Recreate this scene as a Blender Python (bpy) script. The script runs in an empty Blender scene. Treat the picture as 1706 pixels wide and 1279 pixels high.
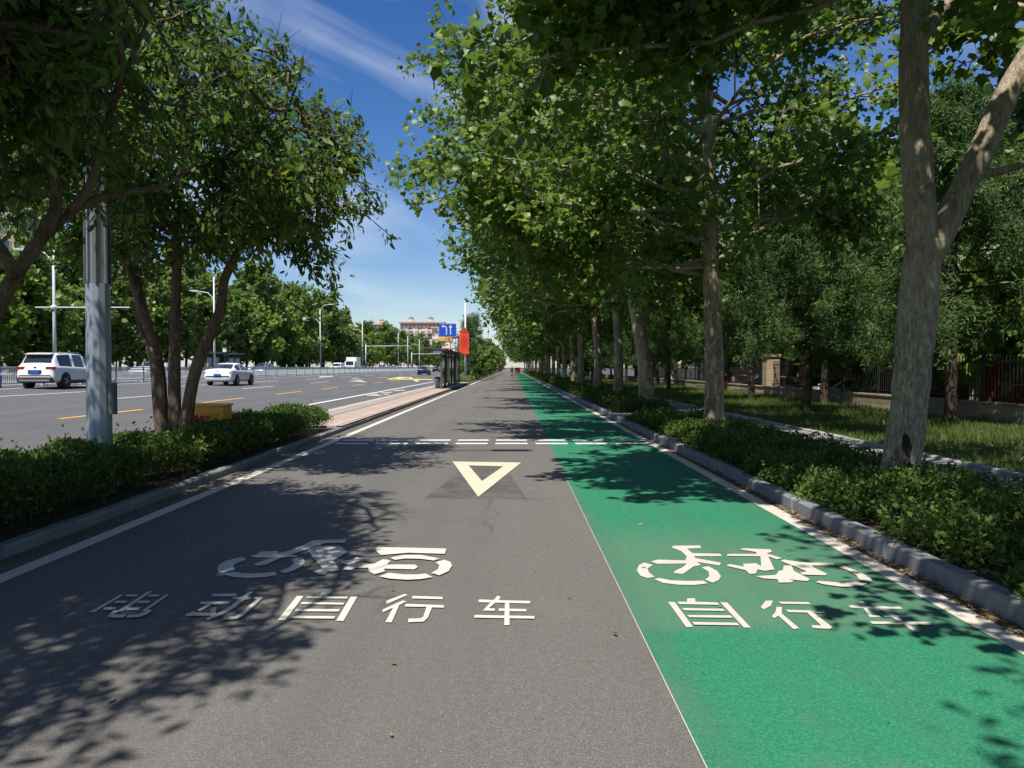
import bpy, math, random
import numpy as np
from mathutils import Vector, Matrix
from mathutils.geometry import tessellate_polygon

# ------------------------------------------------------------------ camera, sky, sun, exposure
scene = bpy.context.scene
C = scene.collection
EYE = 1.5
F = 1280.0                                   # focal length in photograph pixels (1706 wide)
PITCH = math.atan(27.5 / F)
cam = bpy.data.cameras.new('camera')
cam.sensor_width = 36.0
cam.lens = 36.0 * F / 1706.0
cam.clip_start = 0.05
cam.clip_end = 6000.0
cam_o = bpy.data.objects.new('camera', cam)
cam_o.location = (0, 0, EYE)
cam_o.rotation_euler = (math.pi / 2 - PITCH, 0, 0)
C.objects.link(cam_o)
scene.camera = cam_o

SUN_FROM = Vector((-0.23, -0.45, 1.0)).normalized()      # towards the sun: behind and to the left
sun = bpy.data.lights.new('sun', 'SUN')
sun.energy = 5.0
sun.angle = math.radians(0.6)
sun.color = (1.0, 0.95, 0.86)
sun_o = bpy.data.objects.new('sun', sun)
sun_o.rotation_euler = (-SUN_FROM).to_track_quat('-Z', 'Y').to_euler()
C.objects.link(sun_o)

world = bpy.data.worlds.new('World')
scene.world = world
world.use_nodes = True
wn, wl = world.node_tree.nodes, world.node_tree.links
wn.clear()
out = wn.new('ShaderNodeOutputWorld')
bg = wn.new('ShaderNodeBackground')
bg.inputs['Strength'].default_value = 0.09
sky = wn.new('ShaderNodeTexSky')
sky.sky_type = 'NISHITA'
sky.sun_disc = False
sky.sun_elevation = math.asin(SUN_FROM.z)
sky.sun_rotation = math.atan2(SUN_FROM.x, SUN_FROM.y)
sky.air_density = 1.0
sky.dust_density = 0.4
sky.ozone_density = 3.0
hsv = wn.new('ShaderNodeHueSaturation')
hsv.inputs['Saturation'].default_value = 1.32
hsv.inputs['Hue'].default_value = 0.512
hsv.inputs['Value'].default_value = 1.0
wl.new(sky.outputs[0], hsv.inputs['Color'])
# thin high cloud: streaks on a plane far overhead
CLOUD_AT = (1.3, 0.7, 0.1)
tc = wn.new('ShaderNodeTexCoord')
sep = wn.new('ShaderNodeSeparateXYZ')
wl.new(tc.outputs['Generated'], sep.inputs[0])
def wmath(op, a, b=None, clamp=False):
    n = wn.new('ShaderNodeMath'); n.operation = op; n.use_clamp = clamp
    for i, v in enumerate((a, b)):
        if v is None: continue
        if isinstance(v, (int, float)): n.inputs[i].default_value = v
        else: wl.new(v, n.inputs[i])
    return n.outputs[0]
mp = wn.new('ShaderNodeMapping')
mp.vector_type = 'TEXTURE'
mp.inputs['Rotation'].default_value = (0, math.radians(20), math.radians(12))
mp.inputs['Scale'].default_value = (0.52, 0.52, 0.115)
mp.inputs['Location'].default_value = CLOUD_AT
wl.new(tc.outputs['Generated'], mp.inputs[0])
nz = wn.new('ShaderNodeTexNoise')
nz.inputs['Scale'].default_value = 1.0
nz.inputs['Detail'].default_value = 8
nz.inputs['Roughness'].default_value = 0.52
nz.inputs['Distortion'].default_value = 0.9
wl.new(mp.outputs[0], nz.inputs['Vector'])
nz2 = wn.new('ShaderNodeTexNoise')
nz2.inputs['Scale'].default_value = 3.2
nz2.inputs['Detail'].default_value = 3
wl.new(tc.outputs['Generated'], nz2.inputs['Vector'])
def wramp(fac, a, b):
    r_ = wn.new('ShaderNodeValToRGB')
    r_.color_ramp.elements[0].position = a; r_.color_ramp.elements[0].color = (0, 0, 0, 1)
    r_.color_ramp.elements[1].position = b; r_.color_ramp.elements[1].color = (1, 1, 1, 1)
    wl.new(fac, r_.inputs[0]); return r_.outputs[0]
cfac = wmath('MULTIPLY', wramp(nz.outputs['Fac'], 0.43, 0.74), wramp(nz2.outputs['Fac'], 0.36, 0.58))
cfac = wmath('MULTIPLY', cfac, 0.9)
mixc = wn.new('ShaderNodeMixRGB')
mixc.inputs['Color2'].default_value = (7.0, 7.6, 8.6, 1)
wl.new(cfac, mixc.inputs['Fac'])
wl.new(hsv.outputs[0], mixc.inputs['Color1'])
wl.new(mixc.outputs[0], bg.inputs['Color'])
wl.new(bg.outputs[0], out.inputs[0])

vs = scene.view_settings
vs.view_transform = 'Standard'
vs.look = 'None'
vs.gamma = 1.0
vs.use_curve_mapping = False
vs.exposure = 0.42
scene.cycles.max_bounces = 4
scene.cycles.diffuse_bounces = 2
scene.cycles.transmission_bounces = 3
scene.cycles.transparent_max_bounces = 6
scene.cycles.caustics_reflective = False
scene.cycles.caustics_refractive = False

# ------------------------------------------------------------------ materials
def rgb(r, g, b):                              # sRGB 0-255 -> linear
    f = lambda c: (c / 12.92 if c <= 0.04045 else ((c + 0.055) / 1.055) ** 2.4)
    return (f(r / 255), f(g / 255), f(b / 255), 1)

MATS = {}
class NT:
    def __init__(s, name):
        s.m = bpy.data.materials.new(name); s.m.use_nodes = True
        s.n, s.l = s.m.node_tree.nodes, s.m.node_tree.links
        s.p = s.n['Principled BSDF']; s.out = s.n['Material Output']
        MATS[name] = s.m
    def coord(s, scale=(1, 1, 1), kind='Object', rot=(0, 0, 0)):
        t = s.n.new('ShaderNodeTexCoord'); m = s.n.new('ShaderNodeMapping')
        m.inputs['Scale'].default_value = scale; m.inputs['Rotation'].default_value = rot
        s.l.new(t.outputs[kind], m.inputs[0]); return m.outputs[0]
    def noise(s, scale, detail=4, rough=0.55, vec=None, dist=0):
        n = s.n.new('ShaderNodeTexNoise')
        n.inputs['Scale'].default_value = scale; n.inputs['Detail'].default_value = detail
        n.inputs['Roughness'].default_value = rough; n.inputs['Distortion'].default_value = dist
        s.l.new(vec if vec is not None else s.coord(), n.inputs['Vector'])
        return n.outputs['Fac']
    def voro(s, scale, vec=None, feature='F1', out='Distance'):
        n = s.n.new('ShaderNodeTexVoronoi'); n.feature = feature
        n.inputs['Scale'].default_value = scale
        s.l.new(vec if vec is not None else s.coord(), n.inputs['Vector'])
        return n.outputs[out]
    def ramp(s, fac, stops, interp='LINEAR'):
        n = s.n.new('ShaderNodeValToRGB'); e = n.color_ramp.elements
        n.color_ramp.interpolation = interp
        while len(e) > 1: e.remove(e[-1])
        e[0].position, e[0].color = stops[0][0], stops[0][1]
        for p, c in stops[1:]:
            k = e.new(p); k.color = c
        s.l.new(fac, n.inputs[0]); return n.outputs[0]
    def val(s, fac, a, b, lo=0.0, hi=1.0):
        return s.ramp(fac, [(a, (lo, lo, lo, 1)), (b, (hi, hi, hi, 1))])
    def mix(s, fac, a, b, mode='MIX'):
        n = s.n.new('ShaderNodeMixRGB'); n.blend_type = mode
        for k, v in (('Fac', fac), ('Color1', a), ('Color2', b)):
            if isinstance(v, (int, float, tuple)): n.inputs[k].default_value = v
            else: s.l.new(v, n.inputs[k])
        return n.outputs[0]
    def math(s, op, a, b=None):
        n = s.n.new('ShaderNodeMath'); n.operation = op
        for i, v in enumerate((a, b)):
            if v is None: continue
            if isinstance(v, (int, float)): n.inputs[i].default_value = v
            else: s.l.new(v, n.inputs[i])
        return n.outputs[0]
    def bump(s, h, strength=0.3, dist=0.01):
        n = s.n.new('ShaderNodeBump'); n.inputs['Strength'].default_value = strength
        n.inputs['Distance'].default_value = dist
        s.l.new(h, n.inputs['Height']); s.l.new(n.outputs[0], s.p.inputs['Normal'])
    def set(s, col=None, rough=None, metal=None, spec=None):
        for k, v in (('Base Color', col), ('Roughness', rough), ('Metallic', metal), ('Specular IOR Level', spec)):
            if v is None: continue
            if isinstance(v, (int, float, tuple)): s.p.inputs[k].default_value = v
            else: s.l.new(v, s.p.inputs[k])
        return s.m

def g3(v, k=(1, 1, 1)): return (v * k[0], v * k[1], v * k[2], 1)

def asphalt(name, base, tint, blotch=0.25):
    t = NT(name)
    fine = t.noise(95, 4, 0.75)
    agg = t.voro(75)
    grain = t.noise(22, 3, 0.6)
    big = t.noise(0.35, 5, 0.6)
    streak = t.noise(0.8, 4, 0.6, t.coord((2.2, 0.12, 1)))
    spark = t.voro(16)
    spots = t.noise(1.7, 2, 0.5)
    col = t.ramp(fine, [(0.30, g3(base * 0.30, tint)), (0.46, g3(base * 0.85, tint)), (0.56, g3(base * 1.15, tint)), (0.70, g3(base * 2.2, tint))])
    col = t.mix(t.val(agg, 0.12, 0.5, 0.28, 0), col, g3(base * 2.0, tint))
    col = t.mix(t.val(grain, 0.40, 0.68, 0, 0.45), col, g3(base * 0.62, tint))
    col = t.mix(t.val(big, 0.35, 0.7, 0, blotch), col, g3(base * 0.66, tint))
    col = t.mix(t.val(streak, 0.5, 0.75, 0, 0.25), col, g3(base * 1.3, tint))
    col = t.mix(t.val(spots, 0.70, 0.74, 0, 0.35), col, g3(base * 0.45, tint))
    col = t.mix(t.val(spark, 0.03, 0.05, 0.8, 0), col, g3(0.6, (1, .98, .93)))
    wheel = t.noise(0.55, 3, 0.5, t.coord((2.4, 0.05, 1)))
    col = t.mix(t.val(wheel, 0.42, 0.62, 0.0, 0.30), col, g3(base * 0.62, tint))
    cv = t.n.new('ShaderNodeMixRGB'); cv.blend_type = 'ADD'; cv.inputs[0].default_value = 0.35
    nn = t.n.new('ShaderNodeTexNoise'); nn.inputs['Scale'].default_value = 2.5; t.l.new(t.coord(), nn.inputs['Vector'])
    t.l.new(t.coord(), cv.inputs[1]); t.l.new(nn.outputs['Color'], cv.inputs[2])
    ck_ = t.voro(0.33, cv.outputs[0], 'DISTANCE_TO_EDGE')
    ckm = t.math('MULTIPLY', t.val(ck_, 0.0015, 0.006, 0.85, 0.0), t.val(t.noise(0.22, 3), 0.52, 0.60, 0.0, 1.0))
    col = t.mix(ckm, col, g3(base * 0.25, tint))
    stain = t.noise(0.9, 6, 0.7)
    col = t.mix(t.val(stain, 0.60, 0.72, 0, 0.40), col, g3(base * 0.5, tint))
    dust = t.noise(0.6, 5, 0.65, t.coord((1.0, 0.5, 1)))
    col = t.mix(t.val(dust, 0.56, 0.75, 0, 0.35), col, (0.22, 0.185, 0.145, 1))
    t.bump(fine, 0.35, 0.006)
    return t.set(col, t.val(big, 0.3, 0.7, 0.72, 0.9), spec=0.3)
asphalt('asphalt_path', 0.138, (1.0, 0.945, 0.875))
asphalt('asphalt_road', 0.118, (0.98, 0.98, 1.0), 0.3)

t = NT('green_coating')
fine = t.noise(80, 4, 0.75); big = t.noise(0.5, 6, 0.65); mid = t.noise(4, 4, 0.6)
base = t.ramp(fine, [(0.3, (0.010, 0.105, 0.052, 1)), (0.5, (0.021, 0.178, 0.092, 1)), (0.72, (0.058, 0.28, 0.16, 1))])
gv = t.coord(); s_ = t.n.new('ShaderNodeSeparateXYZ'); t.l.new(gv, s_.inputs[0])
yy = t.math('ADD', s_.outputs[1], t.math('MULTIPLY', t.math('SUBTRACT', big, 0.5), 0.5))
band = t.ramp(t.math('DIVIDE', yy, 12.0), [(0.355, (0, 0, 0, 1)), (0.372, (1, 1, 1, 1)), (0.52, (1, 1, 1, 1)), (0.62, (0, 0, 0, 1))])
edge = t.ramp(s_.outputs[0], [(0.74, (1, 1, 1, 1)), (0.86, (0, 0, 0, 1))])
wear = t.math('MULTIPLY', band, t.val(mid, 0.3, 0.7, 0.35, 0.72))
wear2 = t.math('MULTIPLY', edge, t.val(t.noise(2.5, 4, .6), 0.42, 0.66, 0.0, 0.8))
wear = t.math('MAXIMUM', wear, wear2)
col = t.mix(wear, base, (0.115, 0.17, 0.125, 1))
col = t.mix(t.val(big, 0.42, 0.7, 0, 0.4), col, (0.035, 0.17, 0.085, 1))
scr = t.noise(1.6, 5, 0.7, t.coord((4.5, 0.35, 1), rot=(0, 0, 0.25)))
col = t.mix(t.val(scr, 0.60, 0.78, 0, 0.5), col, (0.13, 0.24, 0.165, 1))
trk = t.noise(0.7, 3, 0.5, t.coord((3.0, 0.06, 1)))
col = t.mix(t.val(trk, 0.45, 0.66, 0, 0.38), col, (0.055, 0.125, 0.085, 1))
pat = t.noise(1.1, 6, 0.7)
col = t.mix(t.val(pat, 0.58, 0.74, 0, 0.5), col, (0.10, 0.155, 0.11, 1))
bare = t.noise(7, 5, 0.7)
col = t.mix(t.val(bare, 0.69, 0.74, 0, 0.7), col, (0.12, 0.115, 0.10, 1))
col = t.mix(t.val(t.voro(22), 0.03, 0.055, 0.6, 0), col, (0.3, 0.4, 0.3, 1))
t.bump(fine, 0.3, 0.005)
t.set(col, 0.8, spec=0.25)

def paint(name, col, wearcol, amt=0.35):
    t = NT(name)
    a = t.noise(35, 4, 0.7); b = t.noise(3, 4, 0.6); f = t.noise(170, 2, 0.6)
    c = t.mix(t.val(a, 0.52, 0.72, 0, amt), col, wearcol)
    c = t.mix(t.val(b, 0.45, 0.75, 0, amt * 0.7), c, wearcol)
    c = t.mix(t.val(t.noise(60, 5, 0.75), 0.62, 0.68, 0, min(1, amt * 2.0)), c, (0.13, 0.12, 0.11, 1))
    t.bump(f, 0.2, 0.004)
    return t.set(c, 0.7, spec=0.3)
paint('road_paint', (0.60, 0.57, 0.50, 1), (0.34, 0.31, 0.26, 1))
paint('road_paint_worn', (0.48, 0.44, 0.39, 1), (0.25, 0.22, 0.20, 1), 0.7)
paint('road_paint_bike', (0.56, 0.51, 0.45, 1), (0.40, 0.36, 0.30, 1), 0.45)
paint('road_paint_cream', (0.54, 0.52, 0.40, 1), (0.40, 0.37, 0.26, 1), 0.3)
paint('road_paint_white', (0.66, 0.66, 0.63, 1), (0.42, 0.42, 0.40, 1))
paint('road_paint_yellow', (0.72, 0.36, 0.06, 1), (0.40, 0.24, 0.10, 1))
paint('road_paint_pale_yellow', (0.70, 0.55, 0.18, 1), (0.40, 0.32, 0.15, 1))

t = NT('erased_paint')
st = t.noise(9, 5, 0.7, t.coord((0.5, 4, 1), rot=(0, 0, .15)))
tr = t.n.new('ShaderNodeBsdfTransparent'); mx = t.n.new('ShaderNodeMixShader')
t.set(t.ramp(t.noise(60, 3), [(0.3, (0.035, 0.037, 0.04, 1)), (0.7, (0.12, 0.12, 0.12, 1))]), 0.8)
t.l.new(t.math('MULTIPLY', t.val(st, 0.40, 0.66, 0.0, 0.85), t.val(t.noise(2.2, 4, .6), 0.35, 0.6, 0.25, 1.0)), mx.inputs[0])
t.l.new(tr.outputs[0], mx.inputs[1]); t.l.new(t.p.outputs[0], mx.inputs[2]); t.l.new(mx.outputs[0], t.out.inputs[0])

def stone(name, a, b, scale=6, speck=90, bump=0.25, rough=0.85):
    t = NT(name)
    n1 = t.noise(scale, 5, 0.6); n2 = t.noise(speck, 3, 0.7); n3 = t.noise(0.9, 4, .6)
    c = t.mix(t.val(n1, 0.3, 0.7), a, b)
    c = t.mix(t.val(n2, 0.35, 0.7, 0, 0.35), c, tuple(x * 0.5 for x in a[:3]) + (1,))
    c = t.mix(t.val(n3, 0.5, 0.75, 0, 0.35), c, tuple(x * 0.55 for x in b[:3]) + (1,))
    t.bump(n2, bump, 0.006)
    return t.set(c, rough, spec=0.3)
stone('kerb_granite', (0.27, 0.28, 0.30, 1), (0.17, 0.175, 0.185, 1), 3.5, 60)
stone('edging_grey', (0.27, 0.29, 0.30, 1), (0.20, 0.21, 0.22, 1))
stone('platform_edge', (0.48, 0.42, 0.36, 1), (0.38, 0.33, 0.28, 1), 3)
stone('footpath_paving', (0.30, 0.29, 0.28, 1), (0.22, 0.21, 0.20, 1), 2.5)
stone('pale_edging', (0.40, 0.40, 0.40, 1), (0.30, 0.30, 0.30, 1), 3)
stone('wall_stone', (0.36, 0.29, 0.22, 1), (0.26, 0.21, 0.16, 1), 2.2, 40)
stone('pillar_stone', (0.50, 0.40, 0.28, 1), (0.38, 0.29, 0.20, 1), 2.2, 40)
stone('soil', (0.075, 0.055, 0.038, 1), (0.045, 0.034, 0.024, 1), 4, 30, 0.6)
stone('lawn_soil', (0.05, 0.07, 0.025, 1), (0.035, 0.045, 0.018, 1), 3, 30, 0.6)
stone('yard_paving', (0.09, 0.09, 0.088, 1), (0.07, 0.07, 0.068, 1), 1.5, 40)
stone('far_ground', (0.06, 0.075, 0.035, 1), (0.09, 0.085, 0.06, 1), 0.05, 3)
stone('building_beige', (0.62, 0.52, 0.40, 1), (0.56, 0.46, 0.35, 1), 0.2, 4, 0.05)
stone('building_pale', (0.60, 0.57, 0.52, 1), (0.54, 0.51, 0.46, 1), 0.2, 4, 0.05)
stone('building_brown', (0.30, 0.19, 0.14, 1), (0.25, 0.16, 0.12, 1), 0.2, 4, 0.05)
stone('red_wall', (0.42, 0.055, 0.035, 1), (0.34, 0.045, 0.03, 1), 0.7, 10, 0.05)
stone('white_wall', (0.65, 0.64, 0.62, 1), (0.55, 0.54, 0.52, 1), 0.7, 10, 0.05)

t = NT('platform_paving')
br = t.n.new('ShaderNodeTexBrick')
br.inputs['Scale'].default_value = 1.0
br.inputs['Brick Width'].default_value = 0.4; br.inputs['Row Height'].default_value = 0.2
br.inputs['Mortar Size'].default_value = 0.006
br.inputs['Color1'].default_value = (0.44, 0.33, 0.27, 1); br.inputs['Color2'].default_value = (0.38, 0.28, 0.23, 1)
br.inputs['Mortar'].default_value = (0.2, 0.16, 0.13, 1)
t.l.new(t.coord(), br.inputs['Vector'])
c = t.mix(t.val(t.noise(1.2, 5), 0.4, 0.7, 0, 0.4), br.outputs['Color'], (0.30, 0.24, 0.20, 1))
t.set(c, 0.85, spec=0.25)

def plain(name, col, rough=0.5, metal=0.0, spec=0.5, var=0.15, scale=3, emit=None):
    t = NT(name)
    n = t.noise(scale, 4, 0.6)
    c = t.mix(t.val(n, 0.3, 0.75, 0, 1), col, tuple(x * (1 - var) for x in col[:3]) + (1,))
    return t.set(c, rough, metal, spec)
plain('pole_paint', (0.30, 0.36, 0.42, 1), 0.45, 0.0, 0.5, 0.25, 2)
plain('pole_steel', (0.34, 0.35, 0.36, 1), 0.38, 0.55, 0.5, 0.25, 2)
plain('pole_dark', (0.10, 0.115, 0.12, 1), 0.45)
plain('lamp_white', (0.66, 0.70, 0.72, 1), 0.4)
plain('fence_white', (0.55, 0.60, 0.63, 1), 0.45)
plain('fence_blue', (0.30, 0.38, 0.45, 1), 0.45)
plain('iron_black', (0.015, 0.016, 0.016, 1), 0.5)
plain('shelter_grey', (0.085, 0.087, 0.085, 1), 0.45)
plain('shelter_roof', (0.06, 0.06, 0.06, 1), 0.5)
plain('sign_red', (0.80, 0.060, 0.018, 1), 0.45, 0, 0.5, 0.06)
plain('sign_blue', (0.015, 0.075, 0.48, 1), 0.4, 0, 0.5, 0.06)
plain('sign_yellow', (0.80, 0.42, 0.03, 1), 0.4, 0, 0.5, 0.06)
plain('sign_white', (0.75, 0.76, 0.78, 1), 0.4, 0, 0.5, 0.05)
plain('sign_cyan', (0.10, 0.40, 0.55, 1), 0.4)
plain('sign_black', (0.02, 0.02, 0.02, 1), 0.5)
plain('box_orange', (0.85, 0.40, 0.03, 1), 0.45, 0, 0.5, 0.25, 5)
plain('car_white', (0.74, 0.75, 0.76, 1), 0.22, 0, 0.6, 0.03)
plain('car_black', (0.014, 0.015, 0.018, 1), 0.2, 0, 0.6, 0.05)
plain('car_grey', (0.22, 0.24, 0.27, 1), 0.25, 0.3, 0.6, 0.05)
plain('car_silver', (0.48, 0.50, 0.53, 1), 0.25, 0.3, 0.6, 0.05)
plain('car_glass', (0.012, 0.016, 0.022, 1), 0.06, 0, 0.7, 0.05)
plain('car_plastic', (0.02, 0.02, 0.022, 1), 0.6)
plain('tyre', (0.018, 0.018, 0.018, 1), 0.8)
plain('rim', (0.42, 0.43, 0.45, 1), 0.3, 0.8)
plain('tail_red', (0.32, 0.012, 0.02, 1), 0.2)
plain('head_lamp', (0.7, 0.72, 0.75, 1), 0.12)
plain('plate_blue', (0.02, 0.10, 0.50, 1), 0.4)
plain('window_glass', (0.05, 0.07, 0.09, 1), 0.1, 0, 0.7)
plain('window_frame', (0.5, 0.5, 0.48, 1), 0.5)
plain('flower_red', (0.62, 0.02, 0.05, 1), 0.6)
plain('cloth_dark', (0.02, 0.022, 0.03, 1), 0.85)
plain('skin', (0.45, 0.26, 0.18, 1), 0.6)
plain('red_plastic', (0.60, 0.02, 0.04, 1), 0.4)
plain('hole_dark', (0.012, 0.009, 0.007, 1), 0.9)
plain('bark_wound', (0.022, 0.014, 0.009, 1), 0.95)
plain('poster', (0.35, 0.48, 0.50, 1), 0.3, 0, 0.5, 0.6, 1.5)

t = NT('shelter_glass')
t.set((0.03, 0.045, 0.05, 1), 0.08, spec=0.6)
tr = t.n.new('ShaderNodeBsdfTransparent'); mx = t.n.new('ShaderNodeMixShader'); mx.inputs[0].default_value = 0.75
tr.inputs[0].default_value = (0.6, 0.7, 0.7, 1)
t.l.new(tr.outputs[0], mx.inputs[1]); t.l.new(t.p.outputs[0], mx.inputs[2]); t.l.new(mx.outputs[0], t.out.inputs[0])

def tower_mat(name, wall):
    t = NT(name)
    br = t.n.new('ShaderNodeTexBrick')
    br.offset = 0.0
    br.inputs['Scale'].default_value = 1.0
    br.inputs['Brick Width'].default_value = 3.6; br.inputs['Row Height'].default_value = 3.0
    br.inputs['Mortar Size'].default_value = 0.75
    br.inputs['Color1'].default_value = (0.24, 0.19, 0.18, 1); br.inputs['Color2'].default_value = (0.32, 0.25, 0.23, 1)
    br.inputs['Mortar'].default_value = wall
    tcn = t.n.new('ShaderNodeTexCoord'); sp = t.n.new('ShaderNodeSeparateXYZ'); cb = t.n.new('ShaderNodeCombineXYZ')
    t.l.new(tcn.outputs['Object'], sp.inputs[0])
    t.l.new(t.math('ADD', sp.outputs[0], sp.outputs[1]), cb.inputs[0]); t.l.new(sp.outputs[2], cb.inputs[1])
    t.l.new(cb.outputs[0], br.inputs['Vector'])
    t.set(br.outputs['Color'], 0.8)
tower_mat('tower_pink', (0.74, 0.56, 0.48, 1))
tower_mat('tower_cream', (0.76, 0.66, 0.56, 1))
plain('tower_trim', (0.55, 0.40, 0.35, 1), 0.8)
plain('tower_dome', (0.18, 0.19, 0.21, 1), 0.6)

def leaf(name, stops, trans, tfac=0.35, rough=0.45, spec=0.4):
    t = NT(name)
    at = t.n.new('ShaderNodeAttribute'); at.attribute_name = 'rnd'
    c = t.ramp(at.outputs['Fac'], stops)
    t.set(c, rough, spec=spec)
    tl = t.n.new('ShaderNodeBsdfTranslucent')
    t.l.new(t.mix(1.0, c, trans, 'MULTIPLY'), tl.inputs[0])
    mx = t.n.new('ShaderNodeMixShader'); mx.inputs[0].default_value = tfac
    t.l.new(t.p.outputs[0], mx.inputs[1]); t.l.new(tl.outputs[0], mx.inputs[2]); t.l.new(mx.outputs[0], t.out.inputs[0])
leaf('leaf_plane', [(0, (0.048, 0.091, 0.016, 1)), (0.5, (0.096, 0.168, 0.029, 1)), (0.85, (0.169, 0.250, 0.045, 1)), (0.97, (0.257, 0.318, 0.067, 1)), (1, (0.386, 0.289, 0.081, 1))], (1.9, 1.9, 1.0, 1), 0.40)
leaf('leaf_camphor', [(0, (0.038, 0.077, 0.016, 1)), (0.5, (0.078, 0.142, 0.029, 1)), (0.85, (0.147, 0.226, 0.049, 1)), (1, (0.276, 0.334, 0.082, 1))], (2.0, 2.0, 1.1, 1), 0.34, 0.5, 0.25)
leaf('leaf_far', [(0, (0.062, 0.106, 0.026, 1)), (0.5, (0.114, 0.177, 0.043, 1)), (1, (0.200, 0.255, 0.067, 1))], (2.2, 2.2, 1.4, 1))
leaf('leaf_bright', [(0, (0.063, 0.115, 0.023, 1)), (0.5, (0.115, 0.190, 0.034, 1)), (1, (0.196, 0.270, 0.057, 1))], (2.2, 2.2, 1.3, 1))
leaf('leaf_cedar', [(0, (0.028, 0.065, 0.016, 1)), (0.5, (0.060, 0.118, 0.026, 1)), (1, (0.121, 0.195, 0.040, 1))], (1.8, 2.0, 1.4, 1), 0.25, 0.6)
leaf('leaf_hedge', [(0, (0.030, 0.056, 0.011, 1)), (0.5, (0.062, 0.106, 0.019, 1)), (0.9, (0.117, 0.175, 0.032, 1)), (1, (0.220, 0.213, 0.065, 1))], (2.0, 2.1, 1.1, 1), 0.28, 0.6, 0.2)
leaf('grass_blade', [(0, (0.046, 0.087, 0.014, 1)), (0.6, (0.097, 0.158, 0.026, 1)), (1, (0.204, 0.224, 0.061, 1))], (2.0, 2.0, 1.2, 1), 0.3, 0.5)
leaf('litter', [(0, (0.10, 0.06, 0.03, 1)), (0.5, (0.22, 0.14, 0.07, 1)), (0.9, (0.30, 0.22, 0.10, 1)), (1, (0.35, 0.30, 0.10, 1))], (1.2, 1.1, 1, 1), 0.15, 0.7)

def bark(name, cols, scale, bump=0.6, stretch=0.45):
    t = NT(name)
    v = t.coord((1, 1, stretch))
    n1 = t.noise(scale, 5, 0.65, v, 0.6); n2 = t.noise(scale * 5, 4, 0.7, t.coord((1, 1, 0.25)), 0.4)
    n3 = t.noise(scale * 0.35, 3, 0.5, v)
    c = t.ramp(n1, [(0.30, cols[0]), (0.43, cols[1]), (0.50, cols[2]), (0.57, cols[1]), (0.68, cols[3])])
    c = t.mix(t.val(n2, 0.42, 0.6, 0.55, 0), c, tuple(x * 0.35 for x in cols[0][:3]) + (1,))
    c = t.mix(t.val(n3, 0.45, 0.65, 0, 0.5), c, cols[2])
    h = t.math('ADD', t.math('MULTIPLY', n1, 1.5), n2)
    t.bump(h, bump, 0.025)
    return t.set(c, 0.85, spec=0.2)
bark('bark_plane', ((0.17, 0.125, 0.08, 1), (0.31, 0.235, 0.155, 1), (0.50, 0.41, 0.29, 1), (0.40, 0.36, 0.28, 1)), 3.2, 0.8, 0.5)
bark('bark_plane_grey', ((0.20, 0.15, 0.095, 1), (0.34, 0.28, 0.20, 1), (0.52, 0.44, 0.32, 1), (0.43, 0.37, 0.28, 1)), 6, 1.0, 0.45)
bark('bark_brown', ((0.07, 0.05, 0.035, 1), (0.13, 0.095, 0.065, 1), (0.24, 0.17, 0.11, 1), (0.17, 0.13, 0.09, 1)), 8, 0.6, 0.25)
bark('bark_dark', ((0.045, 0.034, 0.026, 1), (0.075, 0.058, 0.043, 1), (0.10, 0.08, 0.06, 1), (0.09, 0.07, 0.055, 1)), 8, 0.6, 0.25)
plain('whitewash', (0.55, 0.53, 0.48, 1), 0.9, 0, 0.2, 0.4, 9)

def M(n): return MATS[n]

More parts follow.
